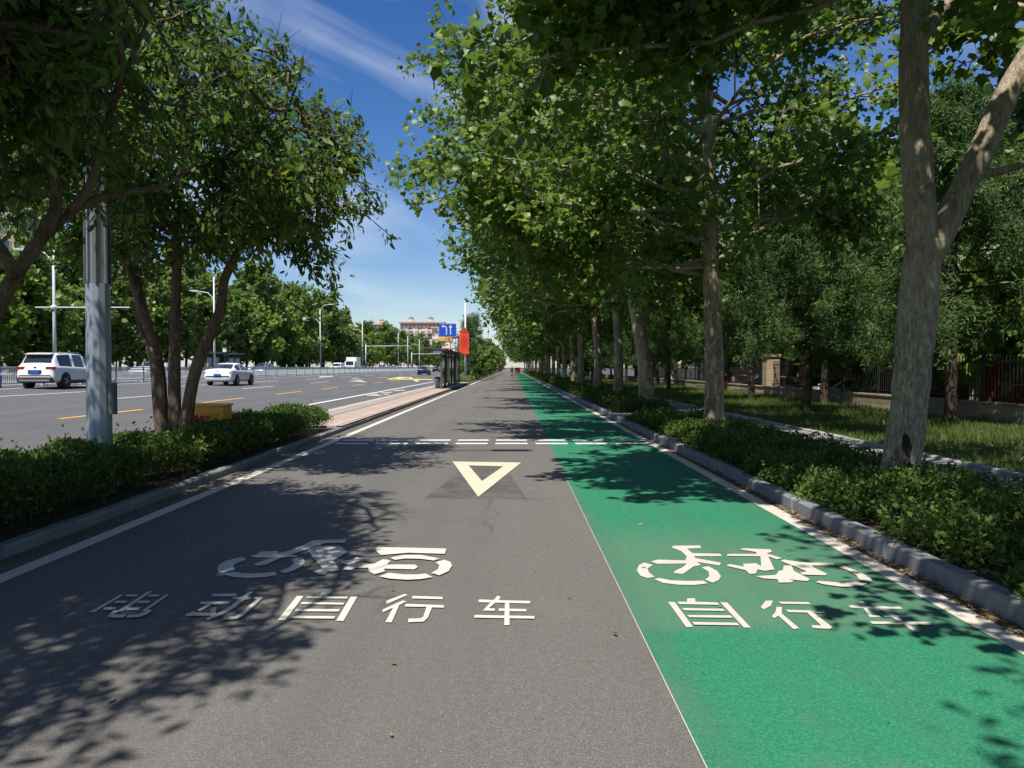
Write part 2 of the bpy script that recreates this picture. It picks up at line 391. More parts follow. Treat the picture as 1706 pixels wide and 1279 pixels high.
# ------------------------------------------------------------------ mesh helpers
class MB:
    def __init__(s): s.v = []; s.f = []
    def add(s, vs, fs):
        o = len(s.v); s.v += [tuple(v) for v in vs]; s.f += [tuple(i + o for i in f) for f in fs]; return s
    def box(s, x0, x1, y0, y1, z0, z1):
        v = [(x, y, z) for z in (z0, z1) for y in (y0, y1) for x in (x0, x1)]
        return s.add(v, [(0, 2, 3, 1), (4, 5, 7, 6), (0, 1, 5, 4), (2, 6, 7, 3), (0, 4, 6, 2), (1, 3, 7, 5)])
    def cbox(s, x0, x1, y0, y1, z0, z1, c=0.02):
        # box with chamfered top and vertical edges
        def ring(i, z): return [(x0 + i + c, y0 + i, z), (x1 - i - c, y0 + i, z), (x1 - i, y0 + i + c, z), (x1 - i, y1 - i - c, z),
                                (x1 - i - c, y1 - i, z), (x0 + i + c, y1 - i, z), (x0 + i, y1 - i - c, z), (x0 + i, y0 + i + c, z)]
        v = ring(0, z0) + ring(0, z1 - c) + ring(c, z1)
        f = [tuple(range(7, -1, -1)), tuple(range(16, 24))]
        for k in (0, 8):
            for i in range(8):
                j = (i + 1) % 8
                f.append((k + i, k + j, k + 8 + j, k + 8 + i))
        return s.add(v, f)
    def tube(s, pts, rad, n=8, cap=True):
        pts = [Vector(p) for p in pts]
        if isinstance(rad, (int, float)): rad = [rad] * len(pts)
        vs, fs = [], []
        up = None
        for i, p in enumerate(pts):
            d = (pts[min(i + 1, len(pts) - 1)] - pts[max(i - 1, 0)])
            d = d.normalized() if d.length > 1e-9 else Vector((0, 0, 1))
            if up is None:
                a = Vector((1, 0, 0)) if abs(d.x) < 0.8 else Vector((0, 1, 0))
                up = (a - d * a.dot(d)).normalized()
            else:
                up = (up - d * up.dot(d)); up = up.normalized() if up.length > 1e-6 else d.orthogonal().normalized()
            w = d.cross(up)
            for k in range(n):
                a = 2 * math.pi * k / n
                vs.append(p + (up * math.cos(a) + w * math.sin(a)) * rad[i])
        for i in range(len(pts) - 1):
            for k in range(n):
                k2 = (k + 1) % n
                fs.append((i * n + k, i * n + k2, (i + 1) * n + k2, (i + 1) * n + k))
        if cap:
            fs.append(tuple(range(n - 1, -1, -1))); b = (len(pts) - 1) * n
            fs.append(tuple(range(b, b + n)))
        return s.add(vs, fs)
    def lathe(s, prof, n=16, c=(0, 0, 0), axis='z'):
        vs, fs = [], []
        for r, z in prof:
            for k in range(n):
                a = 2 * math.pi * k / n
                x, y = r * math.cos(a), r * math.sin(a)
                p = (x, y, z) if axis == 'z' else (z, x, y) if axis == 'x' else (y, z, x)
                vs.append((p[0] + c[0], p[1] + c[1], p[2] + c[2]))
        for i in range(len(prof) - 1):
            for k in range(n):
                k2 = (k + 1) % n
                fs.append((i * n + k, i * n + k2, (i + 1) * n + k2, (i + 1) * n + k))
        fs.append(tuple(range(n - 1, -1, -1))); b = (len(prof) - 1) * n
        fs.append(tuple(range(b, b + n)))
        return s.add(vs, fs)
    def prism(s, poly, lo, hi, axis='y'):
        # poly in 2D; axis = extrusion axis
        def m(p, h):
            a, b = p
            return {'y': (a, h, b), 'x': (h, a, b), 'z': (a, b, h)}[axis]
        n = len(poly)
        tri = tessellate_polygon([[Vector((a, b, 0)) for a, b in poly]])
        vs = [m(p, lo) for p in poly] + [m(p, hi) for p in poly]
        fs = [tuple(t_) for t_ in tri] + [tuple(n + i for i in reversed(t_)) for t_ in tri]
        for i in range(n):
            j = (i + 1) % n
            fs.append((i, j, n + j, n + i))
        return s.add(vs, fs)
    def sheet(s, poly, z):
        tri = tessellate_polygon([[Vector((a, b, 0)) for a, b in poly]])
        return s.add([(a, b, z) for a, b in poly], [tuple(t_) for t_ in tri])
    def mesh(s, name, smooth=False):
        me = bpy.data.meshes.new(name)
        me.from_pydata(s.v, [], s.f); me.update()
        import bmesh
        bm = bmesh.new(); bm.from_mesh(me); bmesh.ops.recalc_face_normals(bm, faces=bm.faces); bm.to_mesh(me); bm.free()
        if smooth:
            me.polygons.foreach_set('use_smooth', [True] * len(me.polygons))
        return me

def tag(o, label=None, cat=None, group=None, kind=None):
    if label: o['label'] = label
    if cat: o['category'] = cat
    if group: o['group'] = group
    if kind: o['kind'] = kind
    return o
def put(name, me, mat, parent=None, loc=None):
    if isinstance(me, MB): me = me.mesh(name)
    o = bpy.data.objects.new(name, me)
    if mat and not me.materials: me.materials.append(M(mat))
    C.objects.link(o)
    if parent: o.parent = parent
    if loc: o.location = loc
    return o
def puts(name, mb, mat, parent=None, loc=None): return put(name, mb.mesh(name, True), mat, parent, loc)
def thing(name, loc, label, cat, group=None, rz=0):
    o = bpy.data.objects.new(name, None); C.objects.link(o)
    o.empty_display_size = 0.2
    o.location = loc; o.rotation_euler = (0, 0, rz)
    return tag(o, label, cat, group)
def copy_tree(o, parent=None):
    c = o.copy(); C.objects.link(c); c.parent = parent
    for ch in list(o.children): copy_tree(ch, c)
    return c
def struct(name, mb, mat, parent=None, kind='structure', smooth=False):
    o = put(name, mb.mesh(name, smooth), mat, parent)
    if not parent: o['kind'] = kind
    return o

def ground(px, py, z=0.0):                     # a point of the photograph on the ground, in metres
    a = (px - 853.0) / F; b = (639.5 - py) / F
    d = Vector((a, math.cos(PITCH) + b * math.sin(PITCH), b * math.cos(PITCH) - math.sin(PITCH)))
    k = (z - EYE) / d.z
    return (d.x * k, d.y * k)
def at(px, py, Y):                             # a point of the photograph at depth Y
    a = (px - 853.0) / F; b = (639.5 - py) / F
    d = Vector((a, math.cos(PITCH) + b * math.sin(PITCH), b * math.cos(PITCH) - math.sin(PITCH)))
    k = Y / d.y
    return Vector((d.x * k, Y, EYE + d.z * k))

# ------------------------------------------------------------------ the setting
YB, YF = -12.0, 900.0
def strip(x0, x1, z, y0=YB, y1=YF, z1=None):
    z1 = z if z1 is None else z1
    return MB().add([(x0, y0, z), (x1, y0, z1), (x1, y1, z1), (x0, y1, z)], [(0, 1, 2, 3)])
struct('ground', strip(-3000, 3000, -0.6, -600, 4000), 'far_ground')
path = struct('bike_path', strip(-4.02, 2.95, 0.0), 'asphalt_path')
green = put('green_lane', strip(0.73, 2.76, 0.004), 'green_coating', path)
def road_z(x):
    if x > -8.3: return 0.0
    if x > -25.0: return 0.034 * (-8.3 - x)
    return 0.034 * 16.7
xs = [-5.95, -8.3, -12, -16, -20, -25.0, -38.2]
rm = MB()
for a, b in zip(xs[:-1], xs[1:]):
    rm.add([(b, YB, road_z(b)), (a, YB, road_z(a)), (a, YF, road_z(a)), (b, YF, road_z(b))], [(0, 1, 2, 3)])
road = struct('main_road', rm, 'asphalt_road')
struct('far_pavement', strip(-75, -38.45, 0.70), 'footpath_paving')
struct('separator_soil', strip(-5.80, -4.0, 0.085, YB, 18.0), 'soil')
far_soil = struct('separator_soil_beyond', strip(-5.80, -4.0, 0.085, 72.0, YF), 'soil')
plat = struct('bus_platform', strip(-5.80, -4.0, 0.13, 18.0, 72.0), 'platform_paving')
put('platform_edge', MB().box(-5.95, -5.55, 18.0, 72.0, 0, 0.142), 'platform_edge', plat)
put('platform_edge', MB().box(-4.34, -4.12, 18.0, 72.0, 0.02, 0.137), 'platform_edge', plat)
put('tactile_band', MB().box(-5.28, -5.05, 18.0, 72.0, 0.05, 0.136), 'edging_grey', plat)
struct('planting_soil', strip(3.05, 5.12, 0.09), 'soil')
cross = struct('crossing_path', strip(3.05, 5.14, 0.112, 20.6, 23.6), 'footpath_paving')
fp = struct('footpath', strip(5.10, 6.45, 0.105), 'footpath_paving')
struct('lawn', strip(6.55, 12.75, 0.07), 'lawn_soil')
struct('courtyard', strip(13.0, 90.0, -0.45), 'yard_paving')

def stones(parent, name, x0, x1, h, y0, y1, mat, L=1.0, c=0.018, seed=1):
    r = random.Random(seed)
    mb = MB().cbox(x0, x1, 0.004, L - 0.004, -0.06, h, c)
    me = mb.mesh(name); me.materials.append(M(mat))
    n = int((y1 - y0) / L)
    for i in range(n):
        o = put(name, me, None, parent, (r.uniform(-0.006, 0.006), y0 + i * L, r.uniform(-0.007, 0.004)))
        o.rotation_euler = (0, 0, r.uniform(-0.004, 0.004))
def kerb_run(name, x0, x1, h, y0, ysplit, mat, seed, yend=YF, L=1.0):
    k = struct(name, MB().box(x0 + 0.005, x1 - 0.005, ysplit, yend, -0.05, h - 0.003), mat)
    stones(k, 'kerb_stone', x0, x1, h, y0, ysplit, mat, L, seed=seed)
    return k
kerb_run('kerb_right', 2.93, 3.07, 0.136, 1.0, 61.0, 'kerb_granite', 3)
kerb_run('kerb_left', -4.12, -3.98, 0.10, 3.0, 63.0, 'edging_grey', 4)
kr = struct('kerb_road_edge', MB().box(-5.95, -5.80, YB, 18.0, -0.05, 0.13), 'kerb_granite')
struct('kerb_road_edge_beyond', MB().box(-5.95, -5.80, 72.0, YF, -0.05, 0.13), 'kerb_granite')
struct('kerb_far', MB().box(-38.45, -38.2, YB, YF, 0.3, 0.72), 'kerb_granite')
kerb_run('footpath_edging', 6.44, 6.56, 0.15, 8.0, 48.0, 'pale_edging', 6)

# ---- painted markings on the bike path
zc_ = [0.0]
def mark(polys, mat, name, label=None, sx=1.0, ox=0, oy=0, z=0.006, parent=path):
    mb = MB()
    for i, p in enumerate(polys):
        q = [ground(ox + x / sx, oy + y / sx) for x, y in p]
        mb.sheet(q, z + 0.0006 * i)
    o = put(name, mb, mat, parent)
    if label: o['label'] = label
    return o
def rect(x0, x1, y0, y1): return [(x0, y0), (x1, y0), (x1, y1), (x0, y1)]
put('edge_line', strip(-3.70, -3.55, 0.004), 'road_paint', path)
put('edge_line', strip(2.66, 2.82, 0.008), 'road_paint_bike', path)
put('seam_line', strip(0.724, 0.730, 0.0075, YB, 10.5), 'road_paint_worn', path)
dash = MB().add([(-.315, -.13, 0), (.315, -.13, 0), (.315, .13, 0), (-.315, .13, 0)], [(0, 1, 2, 3)]).mesh('give_way_dash')
dash.materials.append(M('road_paint_white'))
for k in range(8):
    x = -3.15 + 0.785 * k
    for y in (15.05, 15.75):
        put('give_way_dash', dash, None, path, (x, y, 0.009))
S8 = 1706 / 540.0
mark([[(612, 282), (975, 288), (880, 308), (697, 303)],
      [(612, 282), (697, 303), (768, 386), (748, 470)],
      [(975, 288), (748, 470), (768, 386), (880, 308)]], 'road_paint_cream', 'give_way_triangle', 'hollow cream triangle pointing towards the viewer', S8, 560, 680, z=0.008)
mark([[(700, 300), (880, 300), (1010, 482), (465, 474)]], 'erased_paint', 'erased_triangle', 'dark scraped patch left by an older triangle', S8, 560, 680, z=0.004)
A = 1706 / 440.0
mark([
 [(88,270),(95,240),(140,215),(215,195),(250,190),(272,207),(225,222),(195,238),(190,255),(200,272),(130,287),(95,292)],
 [(120,303),(190,286),(250,296),(320,298),(400,292),(455,285),(470,305),(400,320),(290,326),(190,320)],
 [(560,207),(600,196),(640,200),(652,220),(630,250),(580,278),(525,296),(487,282),(540,262),(575,240),(580,225)],
 [(320,240),(345,228),(440,195),(520,160),(640,115),(700,85),(760,80),(922,78),(910,98),(775,102),(730,118),(620,155),(560,178),(605,182),(590,190),(500,195),(400,240),(345,248)],
 [(297,185),(360,168),(352,158),(475,152),(472,165),(518,160),(440,194),(330,192)],
 [(665,148),(740,120),(885,125),(932,160),(830,215),(850,235),(870,270),(868,283),(800,285),(775,305),(745,303),(705,285),(765,265)],
 [(880,215),(960,212),(985,195),(1035,213),(985,222),(965,235),(1075,237),(1100,235),(1165,203),(1205,218),(1180,240),(1360,242),(1382,255),(1360,272),(1160,268),(1170,285),(1100,305),(1065,285),(1060,262),(985,262),(945,277),(900,275),(905,262),(930,250),(925,238),(885,232)],
 [(1105,145),(1120,128),(1565,138),(1555,172),(1320,165),(1140,180)],
 [(1203,197),(1290,180),(1400,180),(1520,203),(1485,216),(1400,205),(1300,203),(1230,212)],
 [(1497,228),(1550,212),(1590,225),(1602,250),(1580,285),(1520,313),(1467,297),(1510,275),(1520,250)],
 [(1130,320),(1195,297),(1290,308),(1380,308),(1430,302),(1475,325),(1400,338),(1310,342),(1200,335)]],
 'road_paint', 'electric_bike_symbol', 'painted electric bicycle pictogram on grey asphalt', A, 340, 880)
mark([
 [(305,90),(320,80),(490,78),(495,95),(405,98),(440,128),(620,132),(632,147),(450,147),(460,160),(625,190),(615,207),(470,185),(495,205),(450,212),(380,262),(325,258),(320,247),(385,215),(405,195),(215,197),(170,183),(215,170),(395,175),(405,150),(370,115)],
 [(82,240),(95,205),(130,190),(185,205),(150,228),(160,255),(198,282),(150,290),(105,275)],
 [(195,298),(225,290),(300,305),(400,310),(510,308),(540,325),(450,336),(350,334),(250,322)],
 [(500,222),(545,215),(600,245),(625,280),(610,305),(570,322),(522,302),(550,280),(545,250)],
 [(665,135),(855,135),(850,122),(745,105),(770,98),(945,105),(955,120),(920,132),(1020,162),(985,170),(930,150),(970,235),(910,245),(860,235),(850,262),(810,265),(785,240),(660,212),(680,200),(775,218),(765,200),(850,195),(885,215),(880,150),(665,148)],
 [(850,280),(980,272),(1000,245),(1025,242),(1030,212),(1080,210),(1095,245),(1200,300),(1180,312),(1060,300),(1095,312),(1080,320),(1000,322),(990,300),(900,295)],
 [(1010,182),(1030,172),(1140,190),(1350,195),(1355,212),(1210,210),(1225,225),(1310,265),(1300,275),(1150,270),(1135,258),(1180,250),(1100,215)],
 [(1390,225),(1420,215),(1500,245),(1590,290),(1600,312),(1575,320),(1520,308),(1500,275),(1440,240)],
 [(1237,320),(1260,312),(1400,325),(1500,312),(1568,330),(1520,348),(1400,350),(1290,335)]],
 'road_paint_bike', 'bicycle_symbol', 'painted bicycle pictogram on green lane', A, 1040, 890, z=0.0085)
B = 1706 / 320.0
mark([
 [(50,272),(318,117),(355,117),(95,272)], [(300,262),(570,87),(607,87),(350,262)], [(512,262),(725,117),(757,117),(550,262)],
 [(375,118),(480,118),(465,135),(365,135)], [(580,118),(675,118),(660,136),(565,136)],
 [(280,175),(385,175),(370,195),(262,195)], [(490,175),(590,175),(575,197),(470,197)],
 [(180,235),(290,235),(270,257),(165,257)], [(390,235),(500,235),(480,260),(370,260)],
 [(265,265),(320,265),(270,298),(380,300),(345,330),(230,328),(210,315)],
 [(565,258),(612,262),(560,300),(490,325),(372,330),(395,303),(480,300),(530,280)]],
 'road_paint', 'painted_character', None, B, 140, 970)
mark([
 [(1145,110),(1358,112),(1345,132),(1130,132)],
 [(1040,178),(1300,180),(1285,202),(1140,203),(1035,262),(1000,260),(1095,203),(1025,200)],
 [(905,290),(970,268),(990,275),(1120,280),(1135,235),(1178,230),(1165,310),(1110,305),(905,308)],
 [(1325,142),(1400,142),(1460,92),(1508,92),(1450,140),(1485,142),(1475,160),(1425,165),(1340,235),(1220,300),(1095,350),(1080,330),(1200,280),(1310,215),(1370,160),(1320,158)],
 [(1510,140),(1592,142),(1420,305),(1350,340),(1235,342),(1245,318),(1340,315),(1400,280),(1530,160),(1505,158)]],
 'road_paint', 'painted_character', None, B, 140, 970)
D = 1706 / 480.0
mark([[(80,228),(195,85),(233,87),(125,230)], [(427,233),(512,90),(552,90),(470,235)],
 [(258,86),(320,86),(345,67),(390,68),(370,87),(498,90),(490,102),(247,99)],
 [(225,124),(477,127),(467,139),(215,135)], [(190,164),(448,166),(442,180),(180,178)], [(152,207),(422,208),(413,223),(143,221)]],
 'road_paint', 'painted_character', None, D, 440, 970)
mark([[(720,115),(830,74),(853,78),(728,132)],
 [(700,168),(820,113),(843,118),(800,140),(755,243),(718,241),(765,155),(705,182)],
 [(880,86),(1058,92),(1056,106),(874,101)],
 [(838,134),(1066,142),(1063,157),(995,155),(970,215),(945,240),(852,243),(855,222),(925,220),(942,210),(962,152),(834,150)]],
 'road_paint', 'painted_character', None, D, 440, 970)
mark([[(1272,106),(1360,110),(1380,85),(1402,90),(1388,111),(1577,115),(1575,130),(1370,125),(1330,158),(1368,161),(1366,174),(1296,172),(1340,124),(1270,122)],
 [(1390,160),(1554,164),(1552,178),(1388,175)], [(1426,128),(1452,128),(1453,260),(1422,260)], [(1246,200),(1602,207),(1600,222),(1244,216)]],
 'road_paint', 'painted_character', None, D, 440, 970)
mark([[(82,88),(120,88),(230,236),(190,238)], [(390,90),(432,92),(572,242),(530,240)],
 [(135,88),(195,88),(195,68),(242,68),(243,88),(372,92),(388,106),(150,102)],
 [(163,126),(405,130),(422,143),(178,139)], [(193,168),(450,170),(466,185),(208,181)], [(225,210),(490,215),(505,230),(238,226)]],
 'road_paint_bike', 'painted_character', None, D, 1090, 980, z=0.0085)
mark([[(630,118),(660,80),(703,80),(690,110),(650,132)],
 [(717,150),(725,118),(755,118),(755,158),(858,245),(825,250),(735,170),(712,185),(695,175)],
 [(735,87),(910,90),(930,103),(752,100)],
 [(777,136),(1000,142),(1017,157),(945,155),(1055,240),(1040,250),(940,245),(930,228),(990,230),(905,153),(795,150)]],
 'road_paint_bike', 'painted_character', None, D, 1090, 980, z=0.0085)
mark([[(1150,108),(1222,110),(1215,86),(1240,85),(1258,112),(1455,116),(1470,129),(1262,126),(1290,165),(1330,166),(1345,180),(1275,178),(1240,126),(1165,122)],
 [(1345,164),(1515,168),(1530,181),(1360,178)], [(1335,130),(1370,132),(1570,265),(1535,265)], [(1275,205),(1635,208),(1648,226),(1290,220)]],
 'road_paint_bike', 'painted_character', None, D, 1090, 980, z=0.0085)

# ---- markings on the main road
def road_line(x, w, y0, y1, mat, name='lane_line'):
    z = road_z(x) + 0.008
    return put(name, MB().add([(x - w / 2, y0, z + 0.034 * w / 2 * (x < -8.4)), (x + w / 2, y0, z - 0.034 * w / 2 * (x < -8.4)),
                               (x + w / 2, y1, z - 0.034 * w / 2 * (x < -8.4)), (x - w / 2, y1, z + 0.034 * w / 2 * (x < -8.4))], [(0, 1, 2, 3)]), mat, road)
road_line(-8.15, 0.24, YB, 84, 'road_paint_white', 'edge_line')
road_line(-23.2, 0.15, YB, YF, 'road_paint_white', 'edge_line')
road_line(-26.8, 0.15, YB, YF, 'road_paint_white', 'edge_line')
def road_dashes(x, mat, ys, L, w=0.15):
    for y in ys: road_line(x, w, y, y + L, mat, 'lane_dash')
road_dashes(-12.05, 'road_paint_yellow', [20.4 + 9.4 * k for k in range(14)], 4.7, 0.17)
road_dashes(-15.8, 'road_paint_white', [14.6 + 15.2 * k for k in range(12)], 6.0)
road_dashes(-19.6, 'road_paint_white', [29.3 + 14.6 * k for k in range(11)], 6.0)
for x in (-30.5, -34.3): road_dashes(x, 'road_paint_white', [30 + 15 * k for k in range(8)], 6.0)
def road_poly(poly, mat, name, sx, ox, oy, z=0.05):
    mb = MB(); q = [ground(ox + x / sx, oy + y / sx, z) for x, y in poly]
    tri = tessellate_polygon([[Vector((a, b, 0)) for a, b in q]])
    mb.add([(a, b, road_z(a) + 0.012) for a, b in q], [tuple(t_) for t_ in tri])
    return put(name, mb, mat, road)
E = 1706 / 300.0
for p in ([(735, 1015), (840, 1000), (850, 1008), (905, 1022), (740, 1020)], [(870, 992), (990, 980), (985, 990), (890, 1000)],
          [(905, 1003), (960, 1000), (950, 1010), (915, 1011)], [(985, 968), (1110, 962), (1100, 972), (1060, 972), (1040, 978), (1010, 975)]):
    road_poly(p, 'road_paint_worn', 'painted_character', E, 480, 480, 0.0)
for p in ([(565, 882), (680, 868), (760, 884), (640, 880)], [(600, 858), (670, 853), (665, 858), (600, 862)], [(300, 852), (420, 848), (430, 854), (290, 862)]):
    road_poly(p, 'road_paint_worn', 'lane_arrow', E, 480, 480, 0.25)
for p in ([(925, 875), (1040, 856), (1120, 852), (1150, 858), (1100, 860), (1000, 876)], [(1130, 853), (1160, 852), (1250, 882), (1215, 886)],
          [(990, 868), (1370, 862), (1372, 867), (985, 875)]):
    road_poly(p, 'road_paint_pale_yellow', 'hatching', E, 480, 480, 0.05)

# ------------------------------------------------------------------ vegetation
LEAF_MAPLE = (np.array([(0.34, 0, 0.03), (0, 0, 0), (0.02, .20, -.03), (-.04, .44, -.10), (.20, .36, -.05), (.46, .56, -.15), (.58, .32, -.04),
                        (1.0, 0, -.14), (.58, -.32, -.04), (.46, -.56, -.15), (.20, -.36, -.05), (-.04, -.44, -.10), (.02, -.20, -.03)], float),
              [(0, i, i + 1) for i in range(1, 12)] + [(0, 12, 1)])
LEAF_STAR = (np.array([(0.34, 0, 0.03), (0, 0, 0), (-.02, .42, -.09), (.46, .56, -.15), (.58, .28, -.04), (1.0, 0, -.14), (.58, -.28, -.04), (.46, -.56, -.15), (-.02, -.42, -.09)], float),
             [(0, i, i + 1) for i in range(1, 8)] + [(0, 8, 1)])
LEAF_LOBE = (np.array([(0, 0, 0), (.1, .42, -.08), (.5, .5, -.1), (1, 0, -.1), (.5, -.5, -.1), (.1, -.42, -.08)], float),
             [(0, 1, 2), (0, 2, 3), (0, 3, 4), (0, 4, 5)])
LEAF_LONG = (np.array([(0, 0, 0), (.32, .19, -.05), (.7, .15, -.09), (1, 0, -.16), (.7, -.15, -.09), (.32, -.19, -.05)], float),
             [(0, 1, 2), (0, 2, 3), (0, 3, 4), (0, 4, 5)])
LEAF_SMALL = (np.array([(0, 0, 0), (.5, .27, -.06), (1, 0, -.05), (.5, -.27, -.06)], float), [(0, 1, 2), (0, 2, 3)])
LEAF_NEEDLE = (np.array([(0, 0, 0), (.5, .10, -.03), (1, 0, -.10), (.5, -.10, -.03)], float), [(0, 1, 2), (0, 2, 3)])

def unit(a): return a / np.maximum(np.linalg.norm(a, axis=-1, keepdims=True), 1e-9)
def leaf_mesh(name, P, D, N, S, tmpl, mat, rg, rnd=None):
    tv, tf = tmpl
    X = unit(D); Z = unit(N - (N * X).sum(1, keepdims=True) * X); Y = np.cross(Z, X)
    n, k, m = len(P), len(tv), len(tf)
    V = P[:, None, :] + S[:, None, None] * (tv[None, :, 0:1] * X[:, None, :] + tv[None, :, 1:2] * Y[:, None, :] + tv[None, :, 2:3] * Z[:, None, :])
    idx = (np.arange(n)[:, None, None] * k + np.array(tf)[None]).reshape(-1)
    me = bpy.data.meshes.new(name)
    me.vertices.add(n * k); me.vertices.foreach_set('co', V.reshape(-1).astype(np.float32))
    me.loops.add(n * m * 3); me.loops.foreach_set('vertex_index', idx.astype(np.int32))
    me.polygons.add(n * m); me.polygons.foreach_set('loop_start', (np.arange(n * m) * 3).astype(np.int32))
    me.update(calc_edges=True)
    at_ = me.attributes.new('rnd', 'FLOAT', 'FACE')
    r = rg.random(n) if rnd is None else rnd
    at_.data.foreach_set('value', np.repeat(r, m).astype(np.float32))
    me.materials.append(M(mat))
    return me

class Wood:
    """branches of one tree and the twigs that carry its leaves"""
    def __init__(s, seed):
        s.rg = np.random.default_rng(seed); s.r = random.Random(seed)
        s.wood = MB(); s.tw = []                     # twigs: (base, tip)
    def vec(s, sc=1.0): return Vector(s.rg.normal(0, sc, 3))
    def stem(s, pts, rad, n=10, sub=3):
        # smooth (Catmull-Rom) tapered stem with slight irregularity
        P = [Vector(p) for p in pts]; Q, R = [], []
        for i in range(len(P) - 1):
            p0, p1, p2, p3 = P[max(i - 1, 0)], P[i], P[i + 1], P[min(i + 2, len(P) - 1)]
            for k in range(sub):
                t = k / sub
                q = 0.5 * ((2 * p1) + (p2 - p0) * t + (2 * p0 - 5 * p1 + 4 * p2 - p3) * t * t + (3 * p1 - p0 - 3 * p2 + p3) * t ** 3)
                r_ = rad[i] * (1 - t) + rad[i + 1] * t
                Q.append(q); R.append(r_ * s.r.uniform(0.95, 1.05))
        Q.append(P[-1]); R.append(rad[-1])
        s.wood.tube(Q, R, n); return Q, R
    def limb(s, a, b, r0, r1, bend=0.12, n=6, seg=5, sag=0.0):
        a, b = Vector(a), Vector(b); d = b - a; L = d.length
        off = s.vec(bend * L * 0.5); pts = []
        for i in range(seg + 1):
            t = i / seg
            p = a + d * t + off * math.sin(math.pi * t) + Vector((0, 0, -sag * L * t * t)) + (s.vec(0.02 * L) if 0 < i < seg else Vector())
            pts.append(p)
        s.wood.tube(pts, [r0 + (r1 - r0) * (i / seg) for i in range(seg + 1)], n, cap=False)
        return pts
    def along(s, pts, t):
        x = t * (len(pts) - 1); i = min(int(x), len(pts) - 2); return pts[i].lerp(pts[i + 1], x - i)
    def branch_out(s, pts, n_sub, l_sub, n_twig, l_twig, r0=0.02, t0=0.3, up=0.15, wood_twigs=True, droop=0.1):
        main = (pts[-1] - pts[0]).normalized()
        for j in range(n_sub):
            t = t0 + (1 - t0) * (j + s.r.random()) / n_sub
            a = s.along(pts, min(t, 1))
            d = (main * 0.55 + s.vec(0.62) + Vector((0, 0, up))).normalized()
            L = l_sub * s.r.uniform(0.6, 1.25) * (1.15 - 0.45 * t)
            sp = s.limb(a, a + d * L, r0, r0 * 0.35, 0.2, 4, 3, droop)
            for k in range(n_twig):
                tt = 0.2 + 0.8 * (k + s.r.random()) / n_twig
                b = s.along(sp, min(tt, 1))
                dd = (d * 0.5 + s.vec(0.7) + Vector((0, 0, -0.05))).normalized()
                e = b + dd * l_twig * s.r.uniform(0.5, 1.3)
                if wood_twigs: s.wood.tube([b, e], [0.006, 0.003], 3, cap=False)
                s.tw.append((b, e))
    def leaves(s, name, per, size, tmpl, mat, spread=0.10, hang=0.35, svar=0.3, drop=None):
        A = np.array([t[0][:] for t in s.tw]); B = np.array([t[1][:] for t in s.tw]); rg = s.rg
        n = len(A)
        u = rg.random((n, per)) * 0.95 + 0.1
        P = (A[:, None] + (B - A)[:, None] * u[..., None]).reshape(-1, 3)
        P = P + rg.normal(0, spread, P.shape)
        tw = np.repeat(unit(B - A), per, 0)
        D = unit(tw * 0.5 + rg.normal(0, 0.7, P.shape) + np.array([0, 0, -hang]))
        N = unit(rg.normal(0, 0.55, P.shape) + np.array([-0.2, -0.38, 0.72]))
        S = size * np.clip(rg.normal(1, svar, len(P)), 0.4, 1.7)
        base = np.repeat(rg.random(n), per)
        rnd = np.clip(0.55 * base + 0.45 * rg.random(len(P)), 0, 1)
        if drop is not None:
            k = ~drop(P); P, D, N, S, rnd = P[k], D[k], N[k], S[k], rnd[k]
        return leaf_mesh(name, P, D, N, S, tmpl, mat, rg, rnd)

def add_tree(name, loc, label, cat, wood_me, crown_me, bark_m, group=None, rz=0.0, sc=1.0, wash=None):
    t_ = thing(name, loc, label, cat, group, rz)
    t_.scale = (sc, sc, sc)
    tr_ = put('trunk', wood_me, bark_m, t_)
    put('crown', crown_me, None, t_)
    if wash is not None: put('whitewash_band', wash, 'whitewash', t_)
    return t_

def plane_crown(w, trunk_fn, H, Rroad, Rback, Rrow, z0, n_limb, n_sub, n_twig, l_sub=1.5, l_twig=0.55, r_l=0.06, wood_twigs=True, phase=0.0):
    """limbs round a trunk: reach Rroad towards -x, Rback towards +x, Rrow along y"""
    for i in range(n_limb):
        f = (i + 0.5) / n_limb
        z = z0 + (H - z0 - 0.8) * f
        az = phase + i * 2.39996 + w.r.uniform(-0.3, 0.3)
        cx, cy = math.cos(az), math.sin(az)
        R = math.hypot((Rroad if cx < 0 else Rback) * cx, Rrow * cy)
        prof = math.sin(math.pi * min(1, 0.22 + 0.85 * f)) ** 0.6 if f < 0.92 else 0.45
        L = R * prof * w.r.uniform(0.75, 1.08)
        a = trunk_fn(max(z - 0.32 * L * 0.5, z0 - 0.6))
        rise = (0.10 + 0.5 * f) * L * w.r.uniform(0.6, 1.3)
        b = a + Vector((cx * L, cy * L, rise))
        pts = w.limb(a, b, r_l * (1.15 - 0.6 * f), 0.018, 0.12, 6, 6, 0.05)
        w.branch_out(pts, n_sub, l_sub * (0.6 + 0.08 * L), n_twig, l_twig, 0.02, 0.25, 0.10, wood_twigs)

def poly_fn(Q):
    def fn(z):
        for p, q in zip(Q[:-1], Q[1:]):
            if p.z <= z <= q.z: return p.lerp(q, (z - p.z) / max(q.z - p.z, 1e-6))
        return Q[-1].copy() if z > Q[-1].z else Q[0].copy()
    return fn
def local(pts, Y, base):
    b = Vector(base); return [at(x, y, Y) - b for x, y in pts]

